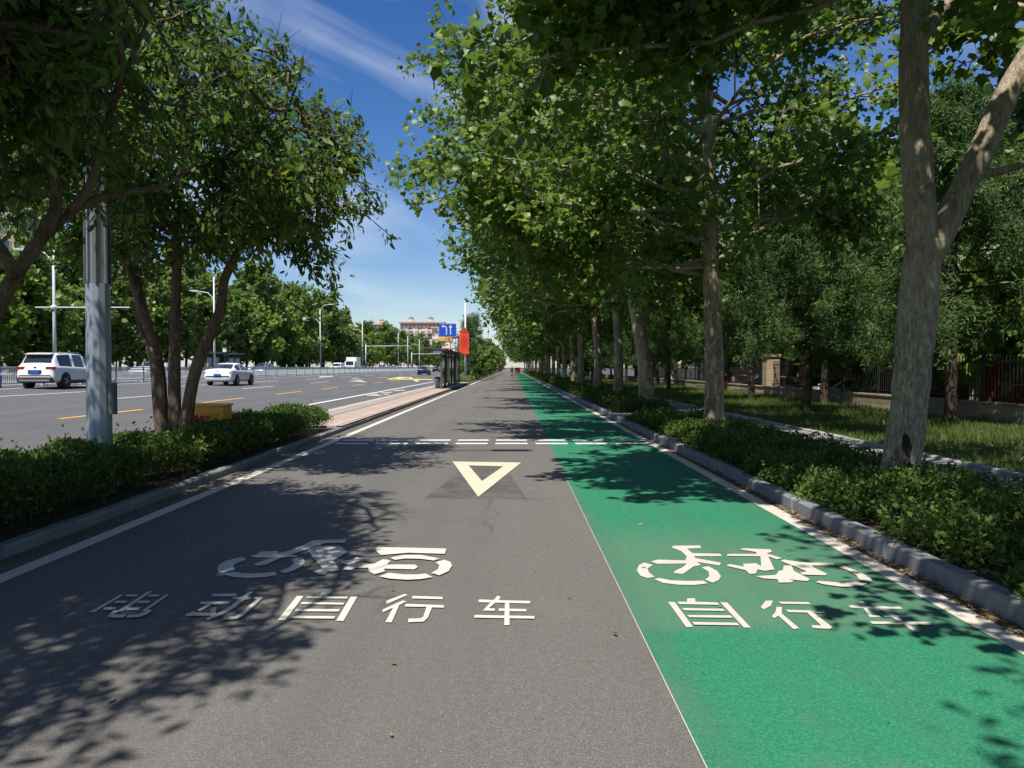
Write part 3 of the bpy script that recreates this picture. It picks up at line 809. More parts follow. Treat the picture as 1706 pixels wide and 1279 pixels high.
# ---- nearest plane tree, forked, at the right edge
base = Vector((4.46, 8.8, 0.09))
w = Wood(11)
tp = [Vector((0, 0, -0.1)), Vector((0, 0, 0.25))] + local([(1512, 700), (1521, 600), (1535, 450), (1542, 400)], 8.8, base)
Q, R = w.stem(tp, [0.25, 0.212, 0.20, 0.20, 0.21, 0.185], 20, 5)
ls = local([(1540, 430), (1532, 330), (1524, 200), (1522, 80), (1526, -60), (1515, -260), (1500, -480), (1495, -700)], 8.8, base)
Q1, _ = w.stem(ls, [0.18, 0.165, 0.158, 0.15, 0.135, 0.11, 0.07, 0.03], 14)
rs = local([(1546, 430), (1588, 345), (1630, 262), (1688, 135), (1765, 0), (1850, -200), (1900, -420)], 8.8, base)
Q2, _ = w.stem(rs, [0.16, 0.145, 0.14, 0.125, 0.10, 0.08, 0.03], 12)
f1, f2 = poly_fn(Q1), poly_fn(Q2)
w.limb(f1(5.0), f1(5.0) + Vector((1.2, 0.2, 1.2)), 0.08, 0.04)
w.limb(f2(3.6), f2(3.6) + Vector((1.4, -0.2, 0.35)), 0.06, 0.03)
def limbs_to(w, fn, specs, n_sub=9, n_twig=6, ls_=1.1, lt=0.42, r=0.05):
    for z, tip in specs:
        a = fn(z); pts = w.limb(a, Vector(tip), r, 0.014, 0.14, 6, 7, 0.03)
        w.branch_out(pts, n_sub, ls_, n_twig, lt, 0.016, 0.35, 0.05)
tips = []
for X_, Y_, Z_ in [(-0.35, 8.7, 4.9), (-0.1, 8.0, 5.7), (0.0, 9.6, 5.6), (0.5, 8.8, 5.3), (1.2, 9.4, 6.4), (0.2, 8.4, 6.6), (1.4, 7.4, 7.2), (2.6, 8.4, 7.4), (0.9, 10.2, 6.9),
                   (3.2, 6.4, 6.9), (3.8, 7.6, 8.4), (2.6, 9.8, 8.8), (4.6, 9.6, 9.2), (1.4, 8.6, 8.6), (3.4, 12.2, 7.2), (4.4, 6.4, 7.2), (0.6, 9.2, 7.8), (1.8, 10.6, 7.8),
                   (2.2, 7.6, 6.6), (1.9, 9.4, 7.0), (0.8, 7.6, 7.0), (2.4, 11.4, 7.0), (0.1, 9.8, 7.2), (0.0, 6.8, 6.5), (-0.4, 7.6, 6.9), (0.9, 6.4, 6.6), (0.6, 8.2, 7.6), (1.7, 6.2, 7.0), (-0.2, 8.8, 7.6), (1.2, 11.2, 7.4), (0.2, 10.8, 7.0), (0.4, 6.0, 6.4), (1.4, 5.6, 6.6), (2.2, 6.0, 6.6), (0.2, 6.6, 7.2), (1.2, 6.8, 7.4), (2.4, 6.8, 7.6), (-0.3, 6.9, 6.4)]:
    tips.append((min(max(6.1, Z_ - 0.6), 9.2), Vector((X_, Y_, Z_)) - base))
limbs_to(w, f1, tips, 9, 6, 0.85, 0.42)
tips = []
for X_, Y_, Z_ in [(6.4, 8.0, 6.4), (7.4, 9.4, 6.6), (6.0, 10.4, 6.4), (7.8, 7.6, 7.4), (6.8, 7.2, 5.8), (8.4, 9.0, 5.9), (6.2, 9.4, 8.0), (7.2, 11.2, 7.0), (8.8, 8.0, 6.4), (5.8, 6.8, 7.6)]:
    tips.append((max(5.2, Z_ - 1.0), Vector((X_, Y_, Z_)) - base))
limbs_to(w, f2, tips, 8, 6, 0.85, 0.42)
cr = w.leaves('crown', 12, 0.135, LEAF_MAPLE, 'leaf_plane', 0.08, 0.3)
tree1 = add_tree('plane_tree', base, 'nearest plane tree, thick pale forked trunk with two dark bark wounds, right edge', 'tree', w.wood.mesh('trunk', True), cr, 'bark_plane_grey', 'plane trees along the green lane')
def wound(px, py0, py1, wd, bow):
    # shallow ragged hollow where bark has come off, on the camera side of the trunk
    mb = MB(); n = 9; c = []
    r = random.Random(int(px))
    for i in range(n + 1):
        t = i / n; y = py0 + (py1 - py0) * t
        p = at(px + bow * t, y, 8.56) - base
        q = min(Q, key=lambda q_: abs(q_.z - p.z))
        hw = wd * (math.sin(math.pi * t) ** 0.6) * r.uniform(0.8, 1.2) + 0.004
        for k, dx in enumerate((-1, -0.35, 0.35, 1)):
            x = p.x + dx * hw
            d = math.sqrt(max(0.226 ** 2 - (x - q.x) ** 2, 0.001))
            c.append((x, q.y - d - (0.012 if abs(dx) < 0.9 else -0.01), p.z))
    fs = [(i * 4 + k, i * 4 + k + 1, i * 4 + k + 5, i * 4 + k + 4) for i in range(n) for k in range(3)]
    mb.add(c, fs); return mb
wd_ = put('bark_wound', wound(1512, 722, 762, 0.042, 4), 'bark_wound', [c_ for c_ in tree1.children if c_.name.startswith('trunk')][0])
wd_ = put('bark_wound', wound(1516, 768, 800, 0.026, 10), 'bark_wound', [c_ for c_ in tree1.children if c_.name.startswith('trunk')][0])

# ---- second plane tree
base = Vector((4.40, 16.7, 0.09)); w = Wood(22)
tp = [Vector((0, 0, -0.1)), Vector((0, 0, 0.3))] + local([(1190, 600), (1186, 500), (1184, 430), (1180, 330), (1180, 200), (1183, 50), (1187, -100), (1180, -220), (1178, -330)], 16.7, base)
Q, R = w.stem(tp, [0.27, 0.225, 0.205, 0.18, 0.16, 0.13, 0.105, 0.085, 0.065, 0.045, 0.02], 14)
fn = poly_fn(Q)
w.limb(fn(3.7), at(1310, 355, 16.2) - base, 0.075, 0.04)
w.limb(at(1310, 355, 16.2) - base, at(1390, 270, 16.0) - base, 0.04, 0.02)
plane_crown(w, fn, 12.6, 6.3, 3.6, 5.0, 4.7, 36, 9, 6, 1.5, 0.5)
tips = [(z - 1.0, Vector((x, y, z)) - base) for x, y, z in [(-1.8, 15.6, 5.0), (-1.9, 17.6, 6.2), (-1.4, 16.4, 7.4), (-0.6, 14.6, 5.2), (-0.4, 18.6, 4.8), (0.6, 14.8, 4.6), (0.8, 18.0, 4.4), (-1.2, 16.8, 4.7)]]
limbs_to(w, fn, tips, 10, 6, 1.2, 0.5)
cr = w.leaves('crown', 18, 0.12, LEAF_STAR, 'leaf_plane', 0.16, 0.3)
tree2_me = (w.wood.mesh('trunk', True), cr)
add_tree('plane_tree', base, 'straight plane tree with orange-tan patched trunk, second from the right edge', 'tree', tree2_me[0], cr, 'bark_plane', 'plane trees along the green lane')

# ---- third plane tree, leaning to the road
base = Vector((4.45, 25.4, 0.09)); w = Wood(33)
tp = [Vector((0, 0, -0.1)), Vector((0, 0, 0.3))] + local([(1075, 620), (1062, 530), (1042, 440), (1012, 360), (985, 300), (965, 220), (955, 120), (950, 20)], 25.4, base)
Q, R = w.stem(tp, [0.30, 0.26, 0.24, 0.22, 0.20, 0.17, 0.14, 0.10, 0.06, 0.03], 12)
fn = poly_fn(Q)
w.limb(fn(4.6), fn(4.6) + Vector((0.4, 0.4, 2.8)), 0.12, 0.05)
plane_crown(w, fn, 13.0, 5.0, 4.4, 5.0, 5.2, 38, 9, 6, 1.7, 0.55)
cr = w.leaves('crown', 20, 0.145, LEAF_LOBE, 'leaf_plane', 0.18, 0.3)
add_tree('plane_tree', base, 'plane tree with flaking bark leaning left over the green lane', 'tree', w.wood.mesh('trunk', True), cr, 'bark_plane', 'plane trees along the green lane')

# ---- the rest of the row from three built kinds
kinds = []
for s_, fork, H in ((44, False, 12.5), (55, True, 12.0), (66, False, 13.4)):
    w = Wood(s_); lean = w.r.uniform(-0.5, 0.1)
    if fork:
        w.stem([(0, 0, -.1), (0, 0, .3), (0.02, 0, 2.0), (0.0, 0, 3.2)], [.25, .21, .19, .19], 10)
        Q, _ = w.stem([(0, 0, 3.1), (-.5, 0, 4.2), (-1.0, 0.1, 6), (-1.1, 0, 9), (-1, 0, 11.5)], [.15, .13, .11, .07, .02], 8)
        Q2, _ = w.stem([(0, 0, 3.1), (.4, 0, 4.4), (.7, -.2, 6.2), (.8, 0, 9)], [.13, .11, .09, .03], 8)
    else:
        Q, _ = w.stem([(0, 0, -.1), (0, 0, .3), (0.02, 0, 2.0), (lean * .4, 0, 4), (lean, .1, 7), (lean * 1.2, 0, H - .5)], [.26, .22, .2, .17, .12, .03], 10)
    fn = poly_fn(Q)
    plane_crown(w, fn, H, 5.8, 3.8, 5.0, 4.5, 32, 8, 6, 1.8, 0.6, wood_twigs=False)
    cr = w.leaves('crown', 15, 0.18, LEAF_LOBE, 'leaf_plane', 0.22, 0.3)
    kinds.append((w.wood.mesh('trunk', True), cr, len(w.tw)))
wash = MB().tube([(0, 0, 0.0), (0, 0, .3), (.01, 0, 1.25)], [.275, .235, .217], 12).mesh('whitewash_band', True); wash.materials.append(M('whitewash'))
row = [(32.4, 0, 'slim plane tree just beyond the tree leaning over the lane', None),
       (41.0, 2, 'pale spotted plane tree standing left of the slim one', None),
       (48.5, 1, 'reddish forked plane tree behind the pale spotted one', None),
       (57.0, 0, 'thin pale plane tree right of the white-based forked trunk', None),
       (65.5, 1, 'plane tree with white painted base and Y-shaped fork', wash),
       (74.0, 2, None, None), (82.0, 0, None, None), (90.5, 1, None, None), (99.0, 2, None, None), (108.0, 0, None, None), (117.0, 1, None, None),
       (127.0, 2, None, None), (138.0, 0, None, None), (150.0, 1, None, None), (163.0, 2, None, None), (178.0, 0, None, None), (195.0, 1, None, None), (215.0, 2, None, None), (240.0, 0, None, None), (270.0, 1, None, None)]
rr = random.Random(5)
add_tree('plane_tree', (4.75, 2.5, 0.09), 'plane tree beside the viewer, right of the frame', 'tree', tree2_me[0], tree2_me[1], 'bark_plane', 'plane trees along the green lane', rz=math.pi, sc=0.97)
for i, (y, k, lb, ws) in enumerate(row):
    far = lb is None
    add_tree('plane_tree', (4.45 + rr.uniform(-.12, .12), y, 0.09), lb or 'far plane tree in the crowded row of trunks along the lane', 'tree', kinds[k][0], kinds[k][1], 'bark_plane',
             'far plane trees of the lane row' if far else 'plane trees along the green lane', rz=rr.uniform(-.35, .35), sc=rr.uniform(0.92, 1.08), wash=ws)

# ---- left trees on the separator
def left_tree(seed, base, stems, radii, center, rad, n_tip, label, keep=None, shell=0.45, n_sub=8, n_twig=6, per=8, size=0.105, r_l=0.035, zmin=2.4, drop=None, extra=None):
    base = Vector(base); w = Wood(seed); Qs = []
    for st, ra in zip(stems, radii):
        Q, _ = w.stem(st, ra, 10); Qs += [q for q in Q if q.z > zmin - 0.4]
    c = Vector(center); k = 0; tries = 0
    if extra:                                      # low leafy boughs in a box (x0, x1, y0, y1, z0, z1, count)
        for _ in range(extra[6]):
            p = Vector((w.r.uniform(*extra[0:2]), w.r.uniform(*extra[2:4]), w.r.uniform(*extra[4:6]))) - base
            a = min(Qs, key=lambda q: (q - p).length + max(0, q.z - p.z) * .6 + w.r.uniform(0, 0.4))
            pts = w.limb(a, p, r_l * .7, 0.008, 0.22, 5, 6, -0.02)
            w.branch_out(pts, n_sub, 0.6, n_twig, 0.30, 0.010, 0.2, 0.0)
    while k < n_tip and tries < 9000:
        tries += 1
        v = w.vec(1.0).normalized(); m = shell + (1 - shell) * w.r.random() ** 0.6
        p = c + Vector((v.x * rad[0], v.y * rad[1], v.z * rad[2])) * m - base
        if keep and not keep(p + base): continue
        a = min(Qs, key=lambda q: (q - p).length + max(0, q.z - p.z) * 1.2 + w.r.uniform(0, 0.5))
        pts = w.limb(a, p, r_l, 0.010, 0.22, 5, 6, -0.02)
        w.branch_out(pts, n_sub, 0.75, n_twig, 0.32, 0.011, 0.35, 0.05)
        k += 1
    dr = (lambda P: drop(P + np.array(base[:]))) if drop else None
    cr = w.leaves('crown', per, size, LEAF_LONG, 'leaf_camphor', 0.06, 0.55, drop=dr)
    return add_tree('separator_tree', base, label, 'tree', w.wood.mesh('trunk', True), cr, 'bark_brown', 'trees on the separator')

def W(pts, Y, base): return local(pts, Y, base)
b1 = Vector((-5.25, 6.3, 0.085))
left_tree(101, b1,
    [[Vector((0, 0, -.1))] + W([(-100, 690), (-30, 570), (18, 470), (70, 395), (92, 350)], 6.5, b1),
     W([(78, 392), (95, 320), (78, 240), (86, 160), (70, 60), (60, -80), (80, -220)], 6.5, b1),
     W([(72, 398), (130, 345), (200, 322), (270, 310), (330, 270)], 6.6, b1),
     W([(120, 350), (155, 300), (170, 230), (210, 120), (260, 0)], 6.5, b1),
     W([(30, 460), (-60, 330), (-160, 200), (-240, 50)], 6.2, b1)],
    [[.10, .085, .068, .060, .058, .05], [.048, .045, .042, .04, .035, .028, .015], [.04, .036, .032, .025, .012], [.04, .035, .03, .02, .01], [.06, .05, .04, .015]],
    (-4.3, 3.0, 5.2), (2.7, 3.6, 2.2), 170, 'leaning tree at the left edge with its dark branches over the hedge',
    keep=lambda p: p.z > 3.0 and p.x + .23 * p.z < -1.4 and not (p.y + .45 * p.z > 6.9 and p.x > -3.2),
    drop=lambda P: (P[:, 2] < 2.8) | (P[:, 0] + .23 * P[:, 2] > -1.1) | ((P[:, 1] + .45 * P[:, 2] > 7.0) & (P[:, 0] > -2.9)), shell=0.2, extra=(-5.9, -3.15, 5.4, 8.2, 3.35, 4.9, 46))
b2 = Vector((-5.0, 11.4, 0.085))
left_tree(202, b2,
    [[Vector((-.10, 0, -.1))] + W([(268, 690), (262, 610), (240, 530), (220, 450), (185, 400), (140, 320)], 11.4, b2),
     [Vector((.0, 0.05, -.1))] + W([(291, 690), (291, 600), (293, 500), (296, 400), (302, 280), (312, 150), (300, 30)], 11.4, b2),
     [Vector((.10, -.04, -.1))] + W([(312, 690), (328, 610), (366, 520), (374, 465), (402, 408), (436, 325), (470, 220), (480, 120)], 11.4, b2),
     W([(405, 405), (470, 380), (540, 370)], 11.3, b2), W([(266, 600), (238, 560), (225, 520)], 11.3, b2)],
    [[.14, .11, .10, .09, .075, .055, .03], [.12, .10, .085, .075, .06, .045, .03, .015], [.12, .095, .088, .08, .07, .06, .045, .035, .015], [.04, .03, .012], [.03, .02, .01]],
    (-4.75, 11.3, 5.1), (2.75, 2.9, 2.45), 104, 'multi-stemmed tree rising from the hedge beside the grey pole', size=0.115,
    keep=lambda p: not (p.z < 3.0 and p.x < -4.6) and p.x < -2.25 - max(0, p.z - 3.65) * .28 - max(0, p.z - 5.3) * .65, n_sub=8, n_twig=6, per=8,
    drop=lambda P: (P[:, 2] < 2.45) | ((P[:, 0] < -4.0) & (P[:, 2] < 2.9)) | ((P[:, 1] < 9.7) & (P[:, 0] < -4.0) & (P[:, 2] < 3.9)) |
        (P[:, 0] > -1.8 - np.maximum(0, P[:, 2] - 3.65) * .28 - np.maximum(0, P[:, 2] - 5.3) * .65))   # kept clear of the pole
b0 = Vector((-5.2, -1.2, 0.085))
left_tree(303, b0, [[(0, 0, -.1), (0.05, 0, 1.2), (-.1, .1, 2.4), (.1, .1, 3.6), (.1, .2, 5.5)], [(0, 0, 2.0), (.5, .2, 3.0), (.9, .3, 4.2)]],
    [[.13, .1, .09, .07, .02], [.06, .05, .02]], (-4.2, -1.6, 5.3), (2.4, 1.8, 1.8), 140, 'tree on the separator nearest the viewer, left of the frame', shell=0.15, per=5, size=.13)

# ---- broadleaf trees across the main road (four built, copied along the road)
fk = []
for s_, H, R_, low in ((71, 12.5, 4.6, 2.6), (72, 14.5, 5.0, 3.2), (73, 11.0, 4.2, 1.8), (74, 15.5, 5.2, 3.0)):
    w = Wood(s_)
    Q, _ = w.stem([(0, 0, -.2), (0, 0, .4), (.1, 0, 3), (.1, .1, 6), (0, 0, H - .8)], [.22, .18, .15, .11, .03], 7)
    fn = poly_fn(Q)
    plane_crown(w, fn, H, R_, R_, R_, low + 0.6, 26, 7, 5, 1.9, 0.6, wood_twigs=False)
    fk.append((w.wood.mesh('trunk', True), w.leaves('crown', 6, 0.46, LEAF_LOBE, 'leaf_far' if s_ != 73 else 'leaf_bright', 0.25, 0.2)))
rf = random.Random(9)
y = 26.0; i = 0
while y < 520:
    k = rf.choice((0, 1, 2, 3))
    sc_ = rf.uniform(0.85, 1.1)
    if 100 < y < 190: sc_ *= 1.12
    add_tree('street_tree', (-44.5 + rf.uniform(-1.6, 1.6), y, 0.68), 'leafy street tree in the belt across the main road', 'tree', fk[k][0], fk[k][1], 'bark_dark', 'trees across the main road', rz=rf.uniform(0, 6), sc=sc_)
    y += rf.uniform(6.2, 8.4) * (1 if y < 200 else 1.9)
def relabel(names, refs, group):
    ts = [o for o in C.objects if o.name.split('.')[0] == names and o.get('label') and o.get('group') == group]
    for px, lb in refs:
        o = min(ts, key=lambda o_: abs(853 + F * o_.location.x / o_.location.y - px)); ts.remove(o); o['label'] = lb
relabel('street_tree', [(78, 'street tree across the road straight behind the white SUV'), (168, 'street tree across the road behind the thick grey pole'), (292, 'street tree across the road behind the multi-stemmed tree'),
                        (380, 'street tree across the road straight behind the white sedan'), (440, 'street tree across the road over the two far bus shelters'), (538, 'street tree across the road behind the lamp left of the box truck'),
                        (590, 'street tree across the road above the white box truck')], 'trees across the main road')
y = 30.0
while y < 300:                                        # second row behind
    k = rf.choice((0, 1, 3))
    add_tree('street_tree', (-53.5 + rf.uniform(-2, 2), y, 0.68), 'leafy street tree in the belt across the main road', 'tree', fk[k][0], fk[k][1], 'bark_dark', 'trees across the main road', rz=rf.uniform(0, 6), sc=rf.uniform(0.95, 1.15) * 1.05)
    y += rf.uniform(13, 18)
for i, (x, y, sc_) in enumerate(((-41.2, 56, .24), (-41, 64, .2), (-41.5, 75, .26), (-41, 84, .22), (-41.2, 142, .3), (-41.4, 152, .28), (-41.2, 48, .25))):
    add_tree('shrub', (x, y, 0.68), 'rounded light green shrub under the trees across the main road', 'shrub', fk[2][0], fk[2][1], 'bark_dark', 'shrubs across the main road', rz=i, sc=sc_)

# ---- conifers on the lawn and broadleaf trees behind the fence
def cedar(seed, H, R_, z0, n_whorl, leaf_s, per):
    w = Wood(seed)
    Q, _ = w.stem([(0, 0, -.1), (0, 0, .3), (0.05, 0, H * .4), (0, 0, H)], [.17, .15, .10, .015], 8)
    fn = poly_fn(Q)
    for i in range(n_whorl):
        f = (i + .5) / n_whorl; z = z0 + (H - z0 - .3) * f
        for j in range(5):
            az = i * 1.1 + j * 1.2566 + w.r.uniform(-.25, .25)
            L = R_ * (1 - f) ** 0.75 * w.r.uniform(.7, 1.1) + .25
            a = fn(z); b = a + Vector((math.cos(az) * L, math.sin(az) * L, .10 * L))
            pts = w.limb(a, b, .03, .008, .06, 4, 4, .22)
            w.branch_out(pts, 7, .62 * (0.4 + .25 * L), 5, .30, .008, .2, -.10, False, .25)
    return w.wood.mesh('trunk', True), w.leaves('crown', per, leaf_s, LEAF_NEEDLE, 'leaf_cedar', .08, .25)
ck = [cedar(81, 8.5, 2.7, 2.0, 13, .13, 24), cedar(82, 7.0, 2.4, 2.2, 11, .13, 24)]
spots = [(9.4, 24.5, 0, 1.0), (10.6, 34.0, 1, 1.05), (9.6, 47, 0, 0.95), (12.0, 29.5, 1, 1.1), (11.2, 19.6, 0, 1.05), (10.8, 57, 1, 1.0), (9.4, 68, 0, 1.1), (11.0, 80, 0, 1.0),
         (9.6, 92, 1, 1.15), (11, 74, 1, 1.0), (11.6, 12.6, 1, 1.0), (15.6, 18.5, 0, 1.15), (15.2, 13.8, 1, 1.2)]
cl = ['bushy light-tipped cedar standing behind the second plane tree', 'cedar left of the stone fence pillar on the lawn', None, 'cedar hanging over the stone pillar by the fence',
      'broad pale-tipped cedar just left of the nearest plane trunk', None, None, None, None, None, 'dark cedar behind the nearest plane trunk at the right edge', 'cedar behind the iron fence right of the nearest plane trunk', 'cedar behind the fence at the far right edge']
for i, (x, y, k, s_) in enumerate(spots):
    lb = cl[i] if i < len(cl) else None
    add_tree('cedar_tree', (x, y, .07), lb or 'dark cedar deeper in the lawn between the plane trunks and the wall', 'tree', ck[k][0], ck[k][1], 'bark_dark', 'cedars on the lawn' if lb else 'far cedars on the lawn', rz=i * 1.7, sc=s_)
for i, (x, y, k, s_) in enumerate(((17.5, 24, 0, .9), (16.2, 31, 2, 1.0), (19, 38, 1, .9), (16.5, 45, 0, 1.0), (18, 53, 3, .9), (16, 61, 0, 1.0), (17, 70, 1, 1.0),
                                   (16, 80, 3, 1.0), (17, 92, 1, 1.0), (15.6, 105, 3, 1), (15.5, 120, 1, 1), (15, 140, 3, 1), (15, 165, 1, 1.1), (15, 190, 3, 1.1), (24, 30, 3, 1.0), (25, 44, 1, 1.0), (27, 60, 3, 1.1), (22, 19, 1, .9), (28, 80, 3, 1.2), (10.5, 96, 0, .9), (10.5, 112, 2, 1.0), (11, 130, 0, 1.0))):
    add_tree('courtyard_tree', (x, y, -.45), 'leafy tree behind the iron fence on the right', 'tree', fk[k][0], fk[k][1], 'bark_dark', 'trees behind the iron fence', rz=i * 2.1, sc=s_)

relabel('courtyard_tree', [(1285, 'leafy tree behind the iron fence above the stone pillar'), (1440, 'leafy tree behind the iron fence left of the nearest plane trunk'), (1640, 'leafy tree behind the iron fence right of the nearest plane trunk')], 'trees behind the iron fence')
# ---- trees on the separator beyond the bus shelter
w = Wood(91)
Q, _ = w.stem([(0, 0, -.1), (0, 0, .3), (0, 0, 4), (0, 0, 8)], [.13, .11, .08, .02], 7); fn = poly_fn(Q)
for i in range(60):
    f = i / 60; z = 1.0 + 6.8 * f; az = i * 2.4; L = 1.7 * (1 - f) ** .8 + .12
    a = fn(z); pts = w.limb(a, a + Vector((math.cos(az) * L, math.sin(az) * L, .25 * L)), .02, .006, .05, 4, 3)
    w.branch_out(pts, 5, .5, 4, .28, .006, .3, .05, False)
con = (w.wood.mesh('trunk', True), w.leaves('crown', 7, .26, LEAF_NEEDLE, 'leaf_cedar', .07, .1))
for (x, y, s_, lb) in ((-6.0 + .9, 88, .92, 'pointed conifer left of the red warning board'), (-5.0, 104, 1.08, 'pointed conifer right of the red warning board')):
    add_tree('conifer', (x, y, .085), lb, 'tree', con[0], con[1], 'bark_dark', 'conifers on the separator', sc=s_)
for i, (y, k, s_) in enumerate(((94, 2, .42), (112, 0, .42), (122, 2, .5), (134, 0, .48), (147, 2, .55), (162, 0, .5), (180, 2, .6), (205, 1, .5), (235, 2, .6), (270, 0, .6))):
    add_tree('separator_tree', (-4.9 + .3 * (i % 2), y, .085), 'small round tree on the separator beyond the bus shelter', 'tree', fk[k][0], fk[k][1], 'bark_dark', 'small trees beyond the bus shelter', rz=i * 1.3, sc=s_)

# ---- hedges, grass, litter
def hedge(name, x0, x1, y0, y1, h, n, label, seed, size=.048, mat='leaf_hedge', zb=.085, ragged=.12, plants=0):
    rg = np.random.default_rng(seed)
    yy_ = rg.uniform(y0, y1, n); xx_ = rg.uniform(x0, x1, n)
    # lumpy top: sum of bumps
    def lump(x, y):
        a = np.zeros_like(x)
        r2 = np.random.default_rng(seed + 1)
        for _ in range(14):
            fx, fy, ph = r2.uniform(1, 7), r2.uniform(1, 7), r2.uniform(0, 6.3)
            a += np.sin(fx * x + fy * y + ph) / 14 ** .5
        return a
    top = h + ragged * 0.7 * lump(xx_, yy_)
    u = rg.random(n) ** 0.45                       # most leaves near the top
    if plants:                                     # separate bushes of unequal height
        np_ = int((x1 - x0) * (y1 - y0) * plants)
        cx_, cy_ = rg.uniform(x0 + .08, x1 - .08, np_), rg.uniform(y0, y1, np_)
        hp, rp = h * rg.uniform(.55, 1.45, np_), rg.uniform(.14, .30, np_)
        k_ = rg.choice(np_, n, p=(rp ** 2) / (rp ** 2).sum())
        a_, q_ = rg.uniform(0, 6.2832, n), np.sqrt(rg.random(n))
        xx_ = cx_[k_] + np.cos(a_) * q_ * rp[k_]; yy_ = cy_[k_] + np.sin(a_) * q_ * rp[k_]
        zz = zb + .03 + hp[k_] * np.sqrt(1.03 - q_ ** 2) * u
    else:
        edge = np.minimum(np.minimum(xx_ - x0, x1 - xx_), np.minimum(yy_ - y0, y1 - yy_))
        round_ = np.clip(edge / .22, 0, 1) ** .5
        zz = zb + .05 + (top - .05) * u * (0.72 + .28 * round_)
        xx_ = xx_ + rg.normal(0, .05, n) + .04 * lump(yy_ * 1.3, zz * 3)
    shoot = rg.random(n) < .02
    zz = zz + shoot * rg.uniform(0, .16, n)
    P = np.stack([xx_, yy_, zz], 1)
    D = unit(rg.normal(0, .7, (n, 3)) + np.array([0, 0, .35])); N = unit(rg.normal(0, .6, (n, 3)) + np.array([-.15, -.25, .7]))
    S = size * np.clip(rg.normal(1, .3, n), .4, 1.8)
    cl_ = .5 + .5 * lump(xx_ * 2.1, yy_ * 2.3) * .8
    rnd = np.clip(.5 * cl_ + .5 * rg.random(n), 0, 1)
    t_ = thing(name, ((x0 + x1) / 2, (y0 + y1) / 2, zb), label, 'hedge')
    off = np.array([(x0 + x1) / 2, (y0 + y1) / 2, zb])
    put('foliage', leaf_mesh('foliage', P - off, D, N, S, LEAF_SMALL, mat, rg, rnd), None, t_)
    st = MB(); r = random.Random(seed)
    for _ in range(int((x1 - x0) * (y1 - y0) * 6)):
        x, y_ = r.uniform(x0 + .1, x1 - .1) - off[0], r.uniform(y0 + .1, y1 - .1) - off[1]
        st.tube([(x, y_, -.02), (x + r.uniform(-.08, .08), y_ + r.uniform(-.08, .08), h * .5), (x + r.uniform(-.15, .15), y_ + r.uniform(-.15, .15), h * .9)], [.008, .006, .003], 4, False)
    tag(put('stems', st, 'bark_dark', t_), kind='stuff')
    return t_
hedge('hedge', -5.62, -4.17, 3.6, 17.6, .50, 108000, 'clipped green hedge along the left kerb below the pole and trees', 401)
hedge('shrub_bed', 3.12, 5.0, 2.2, 20.4, .26, 135000, 'loose dark shrubs along the right kerb round the nearest plane trunks', 402, .052, plants=22)
hedge('shrub_bed', 3.2, 5.0, 23.8, 62, .36, 60000, 'shrub bed along the right kerb beyond the paved crossing', 403, .07, plants=9)
hedge('shrub_bed', 3.2, 5.0, 62, 200, .5, 30000, 'far dark shrub strip under the crowded plane trunks', 404, .18)
hedge('hedge', -5.6, -4.25, 73, 110, .42, 16000, 'low yellow-green hedge right of the bus shelter', 405, .11, 'leaf_bright')
hedge('hedge', -5.6, -4.25, 112, 300, .5, 16000, 'far low hedge on the separator beyond the conifers', 406, .22)
def blades(name, x0, x1, y0, y1, n, hgt, z, seed, mat='grass_blade'):
    rg = np.random.default_rng(seed)
    y_ = y0 + (y1 - y0) * rg.random(n) ** 1.5; x_ = rg.uniform(x0, x1, n)
    P = np.stack([x_, y_, np.full(n, z)], 1)
    D = unit(rg.normal(0, .38, (n, 3)) + np.array([0, 0, 1.0])); N = rg.normal(0, 1, (n, 3))
    clump = .5 + .5 * np.sin(2.1 * x_ + 1.3 * np.sin(1.7 * y_)) * np.sin(1.9 * y_ + x_)
    S = hgt * (.5 + .8 * clump) * np.clip(rg.normal(1, .3, n), .4, 1.8) * (1 + y_ / 60)
    tm = (np.array([(0, .06, 0), (1, 0, .15), (0, -.06, 0)], float), [(0, 1, 2)])
    return put(name, leaf_mesh(name, P, D, N, S, tm, mat, rg), None)
g_ = blades('lawn_grass', 6.6, 12.7, 8.5, 75, 105000, .095, .06, 501)
tag(g_, 'rough sunlit lawn grass in front of the stone wall', 'grass', kind='stuff')
def litter(name, regions, label, seed, size=.05):
    rg = np.random.default_rng(seed); P = []
    for (x0, x1, y0, y1, z, n) in regions:
        y_ = y0 + (y1 - y0) * rg.random(n) ** 1.6
        P.append(np.stack([rg.uniform(x0, x1, n), y_, z + rg.random(n) * .012], 1))
    P = np.concatenate(P); n = len(P)
    D = unit(rg.normal(0, 1, (n, 3)) * np.array([1, 1, .15])); N = unit(rg.normal(0, .25, (n, 3)) + np.array([0, 0, 1]))
    o = put(name, leaf_mesh(name, P, D, N, size * np.clip(rg.normal(1, .4, n), .25, 2), LEAF_SMALL, 'litter', rg), None)
    return tag(o, label, 'leaves', kind='stuff')
litter('leaf_litter', [(2.80, 2.93, 2.5, 30, .006, 2600), (2.84, 2.93, 2.5, 12, .008, 1500)], 'brown dead leaves and grit in the right gutter', 601, .035)
litter('fallen_leaves', [(-3.98, -3.72, 4, 25, .006, 700), (-3.5, 0.6, 2.5, 20, .009, 45), (0.8, 2.6, 2.5, 16, .012, 25), (-5.5, -4.1, 5, 17, .09, 500)], 'scattered dry leaves along the left kerb and on the path', 602, .035)

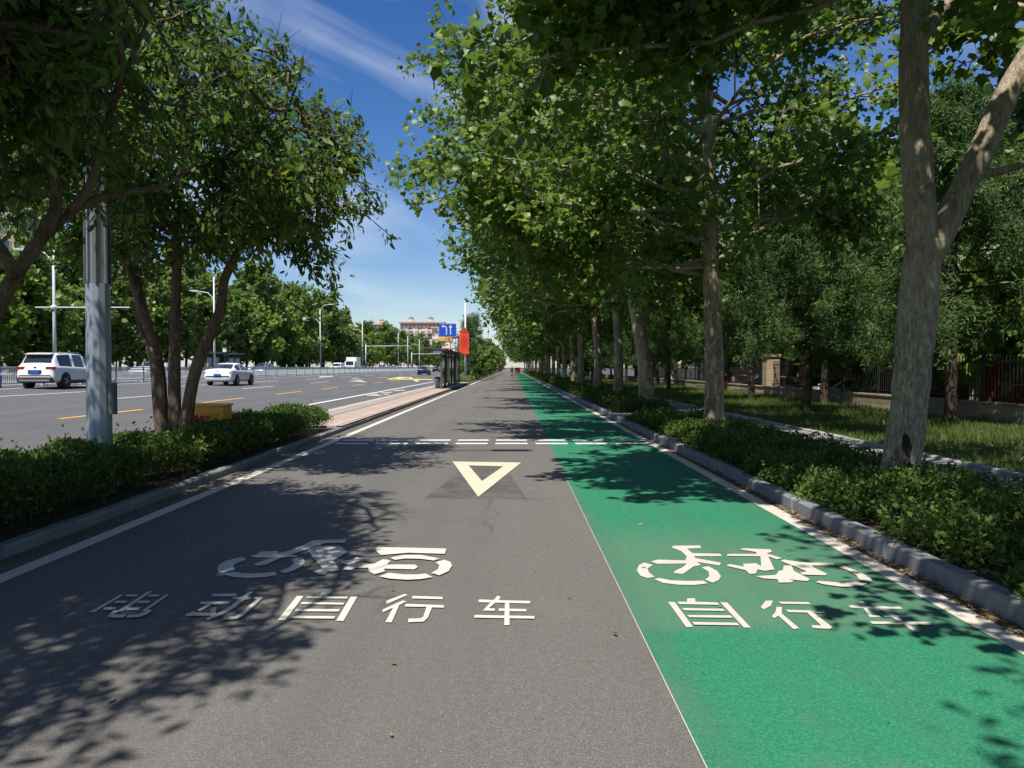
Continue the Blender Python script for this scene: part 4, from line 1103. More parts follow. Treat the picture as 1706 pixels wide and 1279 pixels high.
# ------------------------------------------------------------------ street furniture on the left
pole = thing('lamp_pole', (-5.0, 9.3, 0.085), 'thick grey-blue pole with a ribbed upper half standing in the hedge', 'pole')
m_ = MB().tube([(0, 0, -.05), (0, 0, 2.42)], [.142, .135], 12); put('lower_shaft', m_, 'pole_paint', pole)
m_ = MB().tube([(0, 0, 2.42), (0, 0, 9.6)], [.126, .10], 12); sh = put('upper_shaft', m_, 'pole_steel', pole)
for a in range(0, 360, 45):
    ca, sa = math.cos(math.radians(a + 22)), math.sin(math.radians(a + 22))
    put('rib', MB().tube([(ca * .135, sa * .135, 2.42), (ca * .108, sa * .108, 9.6)], .017, 5), 'pole_steel' if a % 90 else 'pole_dark', sh)
put('control_box', MB().cbox(.12, .20, -.06, .06, .85, 1.25, .02), 'pole_dark', pole)
put('base_flange', MB().lathe([(.24, -.02), (.24, .03), (.15, .04)], 14), 'pole_paint', pole)
for sx, L, z in ((1, 2.4, 9.3), (-1, 2.8, 9.5)):
    ar = puts('lamp_arm', MB().tube([(0, 0, z), (sx * .6, 0, z + .45), (sx * L * .6, 0, z + .75), (sx * L, 0, z + .8)], [.06, .05, .045, .04], 8), 'pole_steel', pole)
    put('lamp_head', MB().cbox(sx * L - .1 if sx > 0 else -L - .6, sx * L + .6 if sx > 0 else -L + .1, -.14, .14, z + .74, z + .86, .03), 'pole_steel', ar)

bx_ = thing('utility_box', (-5.12, 13.1, .085), 'small orange-yellow utility box behind the hedge', 'box')
put('cabinet', MB().cbox(-.27, .27, -.2, .2, 0, .76, .012), 'box_orange', bx_)
put('lid', MB().cbox(-.285, .285, -.215, .215, .76, .80, .01), 'box_orange', bx_)
put('door', MB().cbox(-.22, .04, -.212, -.201, .08, .66, .004), 'box_orange', bx_)
put('handle', MB().cbox(0, .02, -.225, -.213, .34, .44, .004), 'pole_dark', bx_)
fl = thing('flower_clump', (-5.2, 12.3, .085), 'red flowers in front of the orange utility box', 'flowers')
rg = np.random.default_rng(7); n = 260
P = np.stack([rg.normal(0, .20, n), rg.normal(0, .14, n), rg.uniform(.45, .66, n)], 1)
pt_ = put('petals', leaf_mesh('petals', P, rg.normal(0, 1, (n, 3)), rg.normal(0, .5, (n, 3)) + np.array([0, -.4, 1]), np.full(n, .045), LEAF_LOBE, 'flower_red', rg), None, fl); pt_['kind'] = 'stuff'
n = 320; P = np.stack([rg.normal(0, .22, n), rg.normal(0, .16, n), rg.uniform(.05, .6, n)], 1)
put('leaves', leaf_mesh('leaves', P, rg.normal(0, 1, (n, 3)) + np.array([0, 0, .5]), rg.normal(0, .5, (n, 3)) + np.array([0, -.2, 1]), np.full(n, .06), LEAF_SMALL, 'leaf_hedge', rg), None, fl)

# ------------------------------------------------------------------ median fence
fence = thing('median_fence', (-24.4, 0, road_z(-24.4)), 'long pale blue-grey barred fence down the middle of the main road', 'fence')
bay = 3.6
pm = MB().box(-.03, .03, .05, bay - .05, .94, 1.0).box(-.03, .03, .05, bay - .05, .16, .21)
pm.box(-.02, .02, .05, bay - .05, .82, .85)
for k in range(26): pm.box(-.012, .012, .12 + k * .135 - .014, .12 + k * .135 + .014, .21, .94)
pme = pm.mesh('bar_panel'); pme.materials.append(M('fence_white'))
po = MB().cbox(-.05, .05, -.05, .05, 0, 1.1, .01).lathe([(.075, 1.1), (.075, 1.15), (.04, 1.2), (.055, 1.24), (.02, 1.29)], 10).cbox(-.17, .17, -.08, .08, 0, .07, .02)
pom = po.mesh('post'); pom.materials.append(M('fence_blue'))
y = 29.25
while y < 300:
    put('post', pom, None, fence, (0, y, 0)); put('bar_panel', pme, None, fence, (0, y, 0)); y += bay
bp = thing('barrier_post', (-24.1, 36.1, road_z(-24.1)), 'blue crash post at the left picture edge by the fence', 'post')
put('shaft', MB().lathe([(.09, 0), (.09, .95), (.07, 1.02), (.02, 1.05)], 14), 'plate_blue', bp)
put('band', MB().lathe([(.094, .6), (.094, .72)], 14), 'sign_white', bp)

# ------------------------------------------------------------------ street lamps across the road
def street_lamp(loc, label, bar=None, H=13.6):
    o = thing('street_lamp', loc, label, 'street lamp', 'white double-arm lamps across the road')
    puts('pole', MB().tube([(0, 0, 0), (0, 0, 5), (0, 0, H - 1)], [.17, .13, .09], 10), 'lamp_white', o)
    for sx, z, L in ((1, H - 1.2, 1.9), (-1, H - 4.0, 2.3)):
        ar = puts('lamp_arm', MB().tube([(0, 0, z - .6), (sx * .25, 0, z + .4), (sx * .8, 0, z + .95), (sx * L, 0, z + 1.2)], [.07, .06, .055, .05], 8), 'lamp_white', o)
        hd = MB().prism([(sx * (L - .2), z + 1.12), (sx * (L + .25), z + 1.08), (sx * (L + 1.0), z + 1.22), (sx * (L + .95), z + 1.3), (sx * (L - .1), z + 1.3)], -.16, .16, 'y')
        put('lamp_head', hd, 'lamp_white', ar)
    if bar:
        put('collar', MB().lathe([(.24, bar - .15), (.28, bar), (.24, bar + .15), (.15, bar + .2)], 12), 'lamp_white', o)
        put('cross_arm', MB().tube([(-1.6, 0, bar), (6.5, 0, bar)], [.06, .05], 8), 'lamp_white', o)
    return o
for y, lb, bar in ((65.4, 'tall white lamp with two arms and a cross bar, behind the white SUV', 5.9), (100.5, 'white lamp post seen between the stems of the multi-stemmed tree', None),
                   (156.0, 'white double-arm lamp left of the box truck', None), (200.0, 'white double-arm lamp right of the box truck', None),
                   (263.0, 'third white lamp beyond the box truck', None), (287.0, 'fourth white lamp beyond the box truck', None), (323.0, 'farthest white lamp in front of the pink towers', None)):
    street_lamp((-38.9, y, .7), lb, bar)
def mast(loc, label, L, z, sx=1, name='signal_mast'):
    o = thing(name, loc, label, 'mast')
    puts('post', MB().tube([(0, 0, 0), (0, 0, z + .5)], [.17, .12], 10), 'lamp_white', o)
    puts('arm', MB().tube([(0, 0, z), (sx * L, 0, z + .15)], [.11, .06], 8), 'lamp_white', o)
    put('cap', MB().lathe([(.15, z + .5), (.15, z + .56), (.03, z + .6)], 10), 'lamp_white', o)
    return o
mast((-38.6, 203, .7), 'long white mast arm reaching right over the road', 12.0, 6.4)
mast((-35.0, 268, .6), 'lower white mast arm ending above the dark cars', 16, 5.6)
mast((-5.2, 240, .1), 'far white mast arm reaching left over the main road', 14, 6.0, -1)

# ------------------------------------------------------------------ bus shelter
sh = thing('bus_shelter', (-4.55, 49.5, .13), 'dark grey bus shelter on the separator platform', 'bus shelter')
L = 16.5
def roof_z(x): return 2.48 + .10 * ((0.3 - x) / 1.5) ** 1.3 * 1.4 if x < .3 else 2.48
xs_ = [.32, .1, -.25, -.6, -.95, -1.25]
rfm = MB()
prof = [(x, 2.48 + .17 * ((.32 - x) / 1.57) ** 1.5) for x in xs_]
rfm.prism(prof + [(x, z + .09) for x, z in reversed(prof)], -.35, L + .35, 'y')
rfm2 = put('roof', rfm, 'shelter_roof', sh)
for k in range(7):
    y = .05 + k * (L - .1) / 6
    put('post', MB().cbox(-.07, .07, y - .05, y + .05, 0, 2.5, .01), 'shelter_grey', sh)
    put('bracket', MB().prism([(0, 2.3), (0, 2.47), (-1.0, 2.56), (-1.0, 2.5)], y - .03, y + .03, 'y'), 'shelter_grey', rfm2)
for k in range(6):
    y0 = .14 + k * (L - .1) / 6; y1 = y0 + (L - .1) / 6 - .18
    if k in (1, 4):
        ab = put('advert_box', MB().cbox(-.10, .10, y0 + .1, y1 - .1, .3, 2.2, .02), 'shelter_grey', sh)
        put('poster', MB().box(.101, .106, y0 + .25, y1 - .25, .45, 2.05), 'poster', ab)
        put('poster', MB().box(-.106, -.101, y0 + .25, y1 - .25, .45, 2.05), 'poster', ab)
    else:
        gp = put('glass_panel', MB().box(-.012, .012, y0, y1, .35, 2.2), 'shelter_glass', sh)
        put('rail', MB().box(-.025, .025, y0, y1, .30, .35).box(-.025, .025, y0, y1, 2.2, 2.26), 'shelter_grey', sh)
        put('rail', MB().box(-.02, .02, y0, y1, 1.2, 1.24), 'shelter_grey', sh)
for y0 in (0.6, 6.2, 11.5):
    bn = put('bench', MB().cbox(-.55, -.2, y0, y0 + 2.0, .42, .46, .01), 'shelter_grey', sh)
    for yy_ in (y0 + .2, y0 + 1.8): put('leg', MB().box(-.42, -.36, yy_ - .03, yy_ + .03, 0, .42), 'shelter_grey', bn)
put('name_board', MB().cbox(-.5, .05, -.2, -.14, 2.28, 2.44, .01), 'sign_white', sh)
bn_ = thing('litter_bin', (-4.95, 51.0, .13), 'white litter bin at the near end of the bus shelter', 'bin')
put('body', MB().lathe([(.17, .05), (.2, .6), (.18, .62)], 12), 'sign_white', bn_); put('lid', MB().lathe([(.21, .62), (.18, .72), (.05, .76)], 12), 'pole_dark', bn_)

st = thing('bus_stop_sign', (-4.5, 61.0, .13), 'small white and blue stop sign on a thin pole above the shelter', 'sign')
put('pole', MB().tube([(0, 0, 0), (0, 0, 3.75)], .035, 8), 'pole_dark', st)
pb = put('board', MB().cbox(-.19, .19, -.03, .03, 3.05, 3.62, .01), 'sign_white', st)
put('emblem', MB().prism([(-.13, 3.22), (.13, 3.22), (.13, 3.30), (.02, 3.34), (.13, 3.40), (.10, 3.47), (-.05, 3.40), (-.13, 3.34)], -.036, -.031, 'y'), 'sign_cyan', pb)
put('stripe', MB().box(-.19, .19, -.036, -.031, 3.06, 3.12), 'sign_cyan', pb)

lp = thing('lamp_pole', (-4.85, 80.0, .085), 'white lamp pole carrying the red warning board', 'pole')
puts('shaft', MB().tube([(0, 0, 0), (0, 0, 4), (0, 0, 8.2)], [.13, .11, .08], 10), 'lamp_white', lp)
put('cap', MB().lathe([(.10, 8.2), (.10, 8.26), (.02, 8.32)], 10), 'lamp_white', lp)
rb = thing('warning_board', (-4.95, 79.8, 2.9), 'orange-red warning board with a triangle on top', 'sign')
put('panel', MB().cbox(-.5, .5, -.05, .05, 0, 2.1, .02), 'sign_red', rb)
put('triangle_plate', MB().prism([(-.46, 2.12), (.46, 2.12), (0, 2.86)], -.05, .03, 'y'), 'sign_red', rb)
put('triangle_border', MB().prism([(-.34, 2.19), (.34, 2.19), (0, 2.72)], -.056, -.051, 'y'), 'sign_black', rb)
put('triangle_field', MB().prism([(-.24, 2.25), (.24, 2.25), (0, 2.62)], -.061, -.057, 'y'), 'sign_red', rb)
put('triangle_mark', MB().box(-.035, .035, -.066, -.062, 2.3, 2.48), 'sign_black', rb)
put('pictogram', MB().prism([(-.30, 1.40), (.30, 1.40), (0, 1.92)], -.056, -.051, 'y'), 'sign_black', rb)
put('pictogram', MB().prism([(-.20, 1.46), (.20, 1.46), (0, 1.80)], -.061, -.057, 'y'), 'sign_red', rb)
for k in range(3):
    x = -.26 + .26 * k
    put('lettering', MB().box(x - .09, x + .09, -.056, -.051, 1.22, 1.26).box(x - .02, x + .02, -.058, -.0512, 1.08, 1.30).box(x - .09, x + .09, -.056, -.051, 1.13, 1.16), 'sign_black', rb)
for k, (z, w_) in enumerate(((.95, .3), (.84, .32), (.62, .36))):
    put('lettering', MB().box(-w_, w_, -.056, -.051, z, z + .035), 'sign_black', rb)

# blue direction sign over the main road
ds = thing('direction_sign', (-5.6, 131, .085), 'blue overhead sign with white arrows and a yellow strip below', 'sign')
puts('post', MB().tube([(0, 0, 0), (0, 0, 8.4)], [.2, .15], 10), 'lamp_white', ds)
puts('arm', MB().tube([(0, 0, 7.6), (-7.2, 0, 7.8)], [.13, .09], 8), 'lamp_white', ds)
bd = put('board', MB().cbox(-6.8, -3.9, -.22, -.15, 6.6, 8.9, .02), 'sign_blue', ds)
put('border', MB().box(-6.75, -3.95, -.226, -.221, 8.82, 8.85).box(-6.75, -3.95, -.226, -.221, 6.65, 6.68), 'sign_white', bd)
put('arrow', MB().prism([(-5.62, 7.0), (-5.46, 7.0), (-5.46, 8.2), (-5.75, 8.5), (-6.05, 8.5), (-6.05, 8.66), (-6.4, 8.42), (-6.05, 8.18), (-6.05, 8.34), (-5.8, 8.34), (-5.62, 8.12)], -.226, -.221, 'y'), 'sign_white', bd)
put('arrow', MB().prism([(-4.93, 7.0), (-4.77, 7.0), (-4.77, 8.2), (-4.55, 8.2), (-4.85, 8.66), (-5.15, 8.2), (-4.93, 8.2)], -.226, -.221, 'y'), 'sign_white', bd)
ys_ = put('yellow_strip', MB().cbox(-6.9, -4.6, -.22, -.15, 5.95, 6.52, .02), 'sign_yellow', ds)
put('arrow', MB().prism([(-5.9, 6.2), (-5.2, 6.2), (-5.2, 6.05), (-4.8, 6.24), (-5.2, 6.42), (-5.2, 6.28), (-5.9, 6.28)], -.226, -.221, 'y'), 'sign_black', ys_)
ks = thing('direction_sign', (-4.2, 136, .085), 'small blue sign just right of the red board pole', 'sign')
put('post', MB().tube([(0, 0, 0), (0, 0, 8.6)], .09, 8), 'lamp_white', ks)
put('board', MB().cbox(-3.7, -2.6, -.16, -.1, 7.5, 8.5, .02), 'sign_blue', ks); put('arm', MB().tube([(0, 0, 7.9), (-3.6, 0, 8.0)], .06, 8), 'lamp_white', ks)
put('arrow', MB().lathe([(.26, 0), (.26, .006)], 14, (-3.15, -.17, 8.0), 'y'), 'sign_white', ks)
hb = thing('hoarding', (-4.2, 205, .085), 'white and blue hoarding far down the separator', 'hoarding')
for k, m__ in enumerate(('sign_white', 'sign_blue', 'sign_white', 'red_wall')):
    put('panel', MB().cbox(-1.5 + .78 * k, -.76 + .78 * k, -.05, .05, .3, 3.6 - .35 * k, .02), m__, hb)
put('leg', MB().box(-1.3, -1.2, -.04, .04, 0, .3), 'pole_dark', hb); put('leg', MB().box(1.2, 1.3, -.04, .04, 0, .3), 'pole_dark', hb)

# bus stops across the road
for y, lb in ((101.5, 'left bus shelter across the main road under the trees'), (109.5, 'right bus shelter with pale posters across the main road')):
    s2 = thing('far_bus_shelter', (-39.6, y, .7), lb, 'bus shelter')
    put('roof', MB().prism([(-.6, 2.55), (.7, 2.75), (.7, 2.82), (-.6, 2.63)], -2.6, 2.6, 'y'), 'fence_blue', s2)
    for yy_ in (-2.3, 0, 2.3): put('post', MB().box(-.06, .06, yy_ - .05, yy_ + .05, 0, 2.62), 'shelter_grey', s2)
    for yy_ in (-1.2, 1.2):
        q_ = put('advert_box', MB().cbox(-.08, .08, yy_ - .85, yy_ + .85, .4, 2.2, .02), 'shelter_grey', s2); put('poster', MB().box(.081, .087, yy_ - .75, yy_ + .75, .5, 2.1), 'poster', q_)
        put('poster', MB().box(-.07, .07, yy_ - .87, yy_ - .851, .5, 2.1), 'poster', q_)
s2 = thing('bus_stop_sign', (-38.8, 103.8, .7), 'small white stop sign across the road above the shelters', 'sign')
put('pole', MB().tube([(0, 0, 0), (0, 0, 3.4)], .04, 8), 'pole_dark', s2); put('board', MB().cbox(-.25, .25, -.04, .04, 2.9, 3.5, .01), 'sign_white', s2)

# ------------------------------------------------------------------ wall, iron fence and courtyard on the right
wall = thing('garden_wall', (12.88, 0, 0), 'low brown stone wall behind the lawn', 'wall')
rw = random.Random(3)
blk = MB().cbox(-.13, .13, .006, 1.994, 0, .25, .012).mesh('wall_stone'); blk.materials.append(M('wall_stone'))
blk2 = MB().cbox(-.13, .13, .006, 1.994, 0, .25, .012).mesh('wall_stone'); blk2.materials.append(M('pillar_stone'))
y = 6.0
while y < 90:
    for c_ in range(2):
        put('wall_stone', blk if rw.random() < .75 else blk2, None, wall, (rw.uniform(-.008, .008), y + (1.0 if c_ else 0), .0 + .255 * c_))
    y += 2.0
cope = MB().cbox(-.16, .16, .005, 2.495, .512, .575, .012).mesh('coping_stone'); cope.materials.append(M('wall_stone'))
y = 6.0
while y < 90: put('coping_stone', cope, None, wall, (0, y, 0)); y += 2.5
put('footing', MB().box(-.10, .10, 5, 200, -.6, .0).box(-.12, .12, 92, 200, 0, .57), 'wall_stone', wall)
for y, lb in ((38.2, 'square sunlit stone pillar on the low wall'), (17.2, 'stone wall pillar hidden behind the nearest trunk'), (62.0, 'farther stone wall pillar among the trunks')):
    pl = thing('stone_pillar', (12.88, y, .0), lb, 'pillar')
    for k in range(5): put('pillar_block', MB().cbox(-.33, .33, -.33, .33, .58 + .29 * k, .865 + .29 * k, .012), 'pillar_stone', pl)
    put('capstone', MB().cbox(-.39, .39, -.39, .39, 2.03, 2.16, .03), 'pillar_stone', pl)
ifc = thing('iron_fence', (12.88, 0, .575), 'black iron railing on the low stone wall', 'fence')
pm = MB().box(-.02, .02, 0, 3, 1.05, 1.09).box(-.02, .02, 0, 3, .12, .16)
for k in range(20): pm.tube([(0, .075 + .15 * k, .0), (0, .075 + .15 * k, 1.25)], .013, 5)
pme = pm.mesh('railing_panel'); pme.materials.append(M('iron_black'))
pp = MB().cbox(-.035, .035, -.035, .035, 0, 1.4, .01).mesh('post'); pp.materials.append(M('iron_black'))
y = 6.0
while y < 80:
    put('railing_panel', pme, None, ifc, (0, y, 0)); put('post', pp, None, ifc, (0, y, 0)); y += 3.0
bl = thing('red_building', (24.0, 52, -.45), 'low red-walled building with white columns behind the iron fence', 'building')
put('wall', MB().box(0, 8, -38, 45, 0, 4.2), 'red_wall', bl)
put('roof', MB().prism([(-.8, 4.2), (8.5, 4.2), (8.5, 4.6), (4, 6.2), (-.8, 4.6)], -38.6, 45.6, 'y'), 'building_brown', bl)
for k in range(14):
    put('column', MB().box(-.30, -.02, -37.5 + 6.2 * k, -36.9 + 6.2 * k, 0, 4.1), 'white_wall', bl)
    wn_ = put('window', MB().box(-.06, -.01, -35.4 + 6.2 * k, -33.2 + 6.2 * k, 1.2, 3.0), 'window_glass', bl)
    put('sill', MB().box(-.16, -.01, -35.6 + 6.2 * k, -33.0 + 6.2 * k, 1.1, 1.19), 'white_wall', wn_)

# ------------------------------------------------------------------ buildings behind the trees on the left
def apartment(loc, label, w_, d_, floors, mat, mat2, cols, rz=0, name='apartment_building'):
    o = thing(name, loc, label, 'building', rz=rz)
    H = floors * 3.0 + 1.5
    put('wall', MB().box(-w_ / 2, w_ / 2, 0, d_, 0, H), mat, o)
    put('parapet', MB().box(-w_ / 2 - .3, w_ / 2 + .3, -.3, d_ + .3, H, H + 1.1), mat2, o)
    cw = w_ / cols
    win = MB().box(-.85, .85, -.06, 0.0, 0, 1.5).mesh('window'); win.materials.append(M('window_glass'))
    sill = MB().box(-1.0, 1.0, -.16, -.001, -.12, 0).box(-.03, .03, -.10, -.061, 0, 1.5).box(-.92, -.85, -.10, -.001, 0, 1.5).box(.85, .92, -.10, -.001, 0, 1.5).mesh('window_frame'); sill.materials.append(M('window_frame'))
    bal = MB().box(-1.4, 1.4, -1.2, -.001, 0, .15).box(-1.4, 1.4, -1.2, -1.12, .15, 1.1).box(-1.4, -1.33, -1.12, -.001, .15, 1.1).box(1.33, 1.4, -1.12, -.001, .15, 1.1).mesh('balcony'); bal.materials.append(M(mat2))
    for c_ in range(cols):
        x = -w_ / 2 + cw * (c_ + .5)
        if c_ % 3 == 2: put('pier', MB().box(x + cw / 2 - .35, x + cw / 2 + .35, -.5, -.001, 0, H), 'building_brown', o)
        for f_ in range(floors):
            if f_ < floors - 12: continue
            q_ = put('window', win, None, o, (x, 0, f_ * 3.0 + 2.1)); put('window_frame', sill, None, q_)
            if c_ % 3 == 1: put('balcony', bal, None, o, (x, 0, f_ * 3.0 + .7))
    return o
apartment((-75, 100, 0), 'beige high-rise flats glimpsed through the left tree crowns', 26, 16, 17, 'building_beige', 'building_pale', 7, rz=math.radians(28))
apartment((-100, 110, 0), 'pale high-rise flats at the far left behind the leaning tree', 22, 16, 18, 'building_pale', 'building_beige', 6, rz=math.radians(28))

def tower(loc, w_, d_, H, label, m1='tower_pink', bays=3, domes=1):
    o = thing('tower_block', loc, label, 'building', 'pink tower blocks')
    put('wall', MB().box(-w_ / 2, w_ / 2, 0, d_, 0, H), m1, o)
    for k in range(bays):
        x = -w_ / 2 + w_ * (k + .5) / bays
        put('bay', MB().box(x - w_ / bays * .28, x + w_ / bays * .28, -2.0, -.01, 0, H - 5), 'tower_cream', o)
    put('cornice', MB().box(-w_ / 2 - 1.2, w_ / 2 + 1.2, -2.6, d_ + 1.2, H, H + 1.0), 'tower_trim', o)
    put('cornice', MB().box(-w_ / 2 - .6, w_ / 2 + .6, -2.3, -.02, H - 9.6, H - 8.8), 'tower_trim', o)
    for k in range(domes):
        x = -w_ / 2 + w_ * (k + .5) / domes
        dm = put('turret', MB().box(x - 2.6, x + 2.6, 2.6, 7.8, H + 1.0, H + 4), m1, o)
        put('dome', MB().lathe([(2.6, H + 4), (2.4, H + 5), (1.4, H + 5.8), (.2, H + 6.2)], 12, (x, 5.2, 0)), 'tower_dome', dm)
for px, wpx, top, Y, lb, dm in ((634, 28, 541, 760, 'smaller pink tower above the far trees left of the others', 1), (700, 66, 538, 700, 'wide pink tower block with two small domes', 2),
                                (738, 36, 547, 640, 'pink tower block beside the blue sign', 1), (752, 22, 560, 600, 'cream lower tower behind the blue sign', 1)):
    p = at(px, top, Y)
    tower((p.x, Y, -.5), wpx * Y / F, 16, p.z + .5, lb, 'tower_pink' if dm else 'tower_cream', 4 if dm == 2 else 2, dm)

# ------------------------------------------------------------------ vehicles
def car_body(st, sub=5):
    """loft: stations (y, zb, zmid, belt, roof, w, wr) from tail to nose"""
    st = np.array(st, float); n = len(st)
    ys = []; rows = []
    def cr(p0, p1, p2, p3, t): return .5 * ((2 * p1) + (p2 - p0) * t + (2 * p0 - 5 * p1 + 4 * p2 - p3) * t * t + (3 * p1 - p0 - 3 * p2 + p3) * t ** 3)
    for i in range(n - 1):
        for k in range(sub):
            t = k / sub
            lin = st[i] * (1 - t) + st[i + 1] * t
            cub = cr(st[max(i - 1, 0)], st[i], st[i + 1], st[min(i + 2, n - 1)], t)
            rows.append(.45 * lin + .55 * cub)
    rows.append(st[-1]); rows = np.array(rows)
    secs = []
    for y, zb, zm, be, ro, w_, wr in rows:
        secs.append([(0, zb), (w_ * .80, zb), (w_ * .95, zb + .07), (w_, zb + .2), (w_ * 1.0, zm), (w_ * .985, be - .07), (w_ * .95, be), (w_ * .93, be + .02),
                     (w_ * .93 * .5 + wr * .5, (be + ro) / 2 + .01), (wr + .02, ro - .075), (wr - .05, ro - .02), (wr * .6, ro + .004), (0, ro + .012)])
    return rows, secs
SIDE_LO, SIDE_HI = 7, 9
def car(name, loc, label, st, mat, kind, heading=0.0, group=None, side=None, rear=None, front=None, wheels=(-1.35, 1.35), wr_=.34, cladding=False, detail=True, plate=True, lights=None):
    o = thing(name, loc, label, 'car' if kind != 'truck' else 'truck', group, heading)
    rows, secs = car_body(st)
    n, k = len(rows), len(secs[0])
    def vid(i, j, s): return (i, j, s)
    parts = {'body': [], 'side_window': [], 'side_window_': [], 'rear_window': [], 'windshield': []}
    for s in (1, -1):
        for i in range(n - 1):
            ym = (rows[i][0] + rows[i + 1][0]) / 2
            for j in range(k - 1):
                key = 'body'
                if side and side[0] < ym < side[1] and SIDE_LO <= j < SIDE_HI and (secs[i][9][1] - secs[i][7][1]) > .16:
                    if not any(abs(ym - b_) < .06 for b_ in side[2:]): key = 'side_window' if s > 0 else 'side_window_'
                if rear and rear[0] < ym < rear[1] and j >= 10: key = 'rear_window'
                if front and front[0] < ym < front[1] and j >= 10: key = 'windshield'
                q = [(i, j), (i + 1, j), (i + 1, j + 1), (i, j + 1)]
                parts[key].append([(s * secs[a][b][0], rows[a][0], secs[a][b][1]) for a, b in (q if s > 0 else q[::-1])])
    for i in (0, n - 1):                                   # close tail and nose
        ring = [(secs[i][j][0], rows[i][0], secs[i][j][1]) for j in range(k)] + [(-secs[i][j][0], rows[i][0], secs[i][j][1]) for j in range(k - 2, 0, -1)]
        parts['body'].append(ring)
    made = {}
    for key, fs in parts.items():
        if not fs: continue
        idx, vs_, out_ = {}, [], []
        for f_ in fs:
            r_ = []
            for v in f_:
                h = (round(v[0], 4), round(v[1], 4), round(v[2], 4))
                if h not in idx: idx[h] = len(vs_); vs_.append(h)
                if not r_ or r_[-1] != idx[h]: r_.append(idx[h])
            if len(set(r_)) >= 3: out_.append(tuple(dict.fromkeys(r_)))
        mb = MB().add(vs_, out_)
        made[key] = puts(key.rstrip('_'), mb, mat if key == 'body' else 'car_glass', o)
    w_ = max(r[5] for r in rows)
    wy = MB().lathe([(wr_ * .60, -.10), (wr_ * .94, -.11), (wr_, -.07), (wr_, .07), (wr_ * .94, .105), (wr_ * .60, .09)], 20, (0, 0, 0), 'x')
    tyre = wy.mesh('tyre', False); tyre.materials.append(M('tyre'))
    rimm = MB().lathe([(wr_ * .64, .085), (wr_ * .62, .10), (wr_ * .58, .075), (.05, .07), (.04, .10)], 20, (0, 0, 0), 'x').mesh('rim'); rimm.materials.append(M('car_plastic'))
    sp = MB()
    for a in range(5):
        c_, s__ = math.cos(a * 1.2566), math.sin(a * 1.2566); e = .022
        sp.add([(.102, c_ * .03 - s__ * e, s__ * .03 + c_ * e), (.102, c_ * .03 + s__ * e, s__ * .03 - c_ * e), (.108, c_ * wr_ * .6 + s__ * e * 1.6, s__ * wr_ * .6 - c_ * e * 1.6), (.108, c_ * wr_ * .6 - s__ * e * 1.6, s__ * wr_ * .6 + c_ * e * 1.6)], [(0, 1, 2, 3)])
    sp = sp.mesh('spokes'); sp.materials.append(M('rim'))
    for y in wheels:
        for s in (1, -1):
            ar = put('wheel_arch', MB().lathe([(wr_ + .065, -.12), (wr_ + .065, .012), (wr_ + .02, .016)], 22, (0, 0, 0), 'x'), 'car_plastic', o, (s * (w_ - .012), y, wr_ + .015))
            if s < 0: ar.rotation_euler = (0, 0, math.pi)
            wh = put('wheel', tyre, None, o, (s * (w_ - .065), y, wr_))
            if s < 0: wh.rotation_euler = (0, 0, math.pi)
            put('rim', rimm, None, wh); put('spokes', sp, None, wh)
    yt, yn = rows[0][0], rows[-1][0]
    if cladding:
        put('rear_bumper', MB().cbox(-w_ * .90, w_ * .90, yt - .05, yt + .25, .30, .56, .04), 'car_plastic', o)
        put('skid_strip', MB().cbox(-w_ * .78, w_ * .78, yt - .075, yt - .04, .36, .43, .01), 'rim', o)
        for s in (1, -1): put('sill', MB().cbox(s * w_ - .05 if s > 0 else -w_ - .012, s * w_ + .012 if s > 0 else -w_ + .05, -1.0, 1.0, .24, .40, .008), 'car_plastic', o)
        for s in (1, -1): puts('roof_rail', MB().tube([(s * .62, -1.5, 1.67), (s * .62, -1.2, 1.745), (s * .62, .2, 1.755), (s * .62, .5, 1.68)], .018, 6), 'rim', o)
        put('spoiler', MB().prism([(-2.08, 1.66), (-1.75, 1.72), (-1.75, 1.68), (-2.06, 1.62)], -.62, .62, 'x'), mat, o)
    if detail:
        for s in (1, -1):
            mr = puts('mirror', MB().cbox(s * (w_ + .10) - .09, s * (w_ + .10) + .09, .62, .72, .98, 1.12, .03), mat, o)
            put('arm', MB().box(s * w_ - .05, s * (w_ + .05) + .01, .65, .69, 1.0, 1.03), 'car_plastic', mr)
            for y in (-.42, .52): put('handle', MB().cbox(s * w_ * .985 - .012, s * w_ * .985 + .018, y - .09, y + .09, .86, .885, .005), mat, o)
    if plate:
        put('number_plate', MB().cbox(-.22, .22, yt - plate[1], yt - plate[1] + .02, plate[0], plate[0] + .13, .004), 'plate_blue', o)
    for nm, m__, b_ in (lights or []):
        put(nm, MB().cbox(*b_, .015), m__, o)
    return o
SUV = [(-2.30, .46, .62, .86, .90, .74, .60), (-2.25, .36, .66, 1.00, 1.05, .86, .68), (-2.16, .32, .7, 1.06, 1.14, .91, .74), (-1.86, .28, .7, 1.06, 1.63, .925, .67), (-1.3, .27, .7, 1.05, 1.71, .93, .67),
       (-.3, .27, .7, 1.02, 1.73, .93, .68), (.5, .27, .7, 1.0, 1.66, .93, .66), (1.25, .27, .7, .99, 1.14, .93, .74), (1.85, .28, .68, .93, 1.03, .92, .76), (2.2, .30, .6, .78, .86, .86, .7), (2.32, .36, .5, .62, .66, .70, .55)]
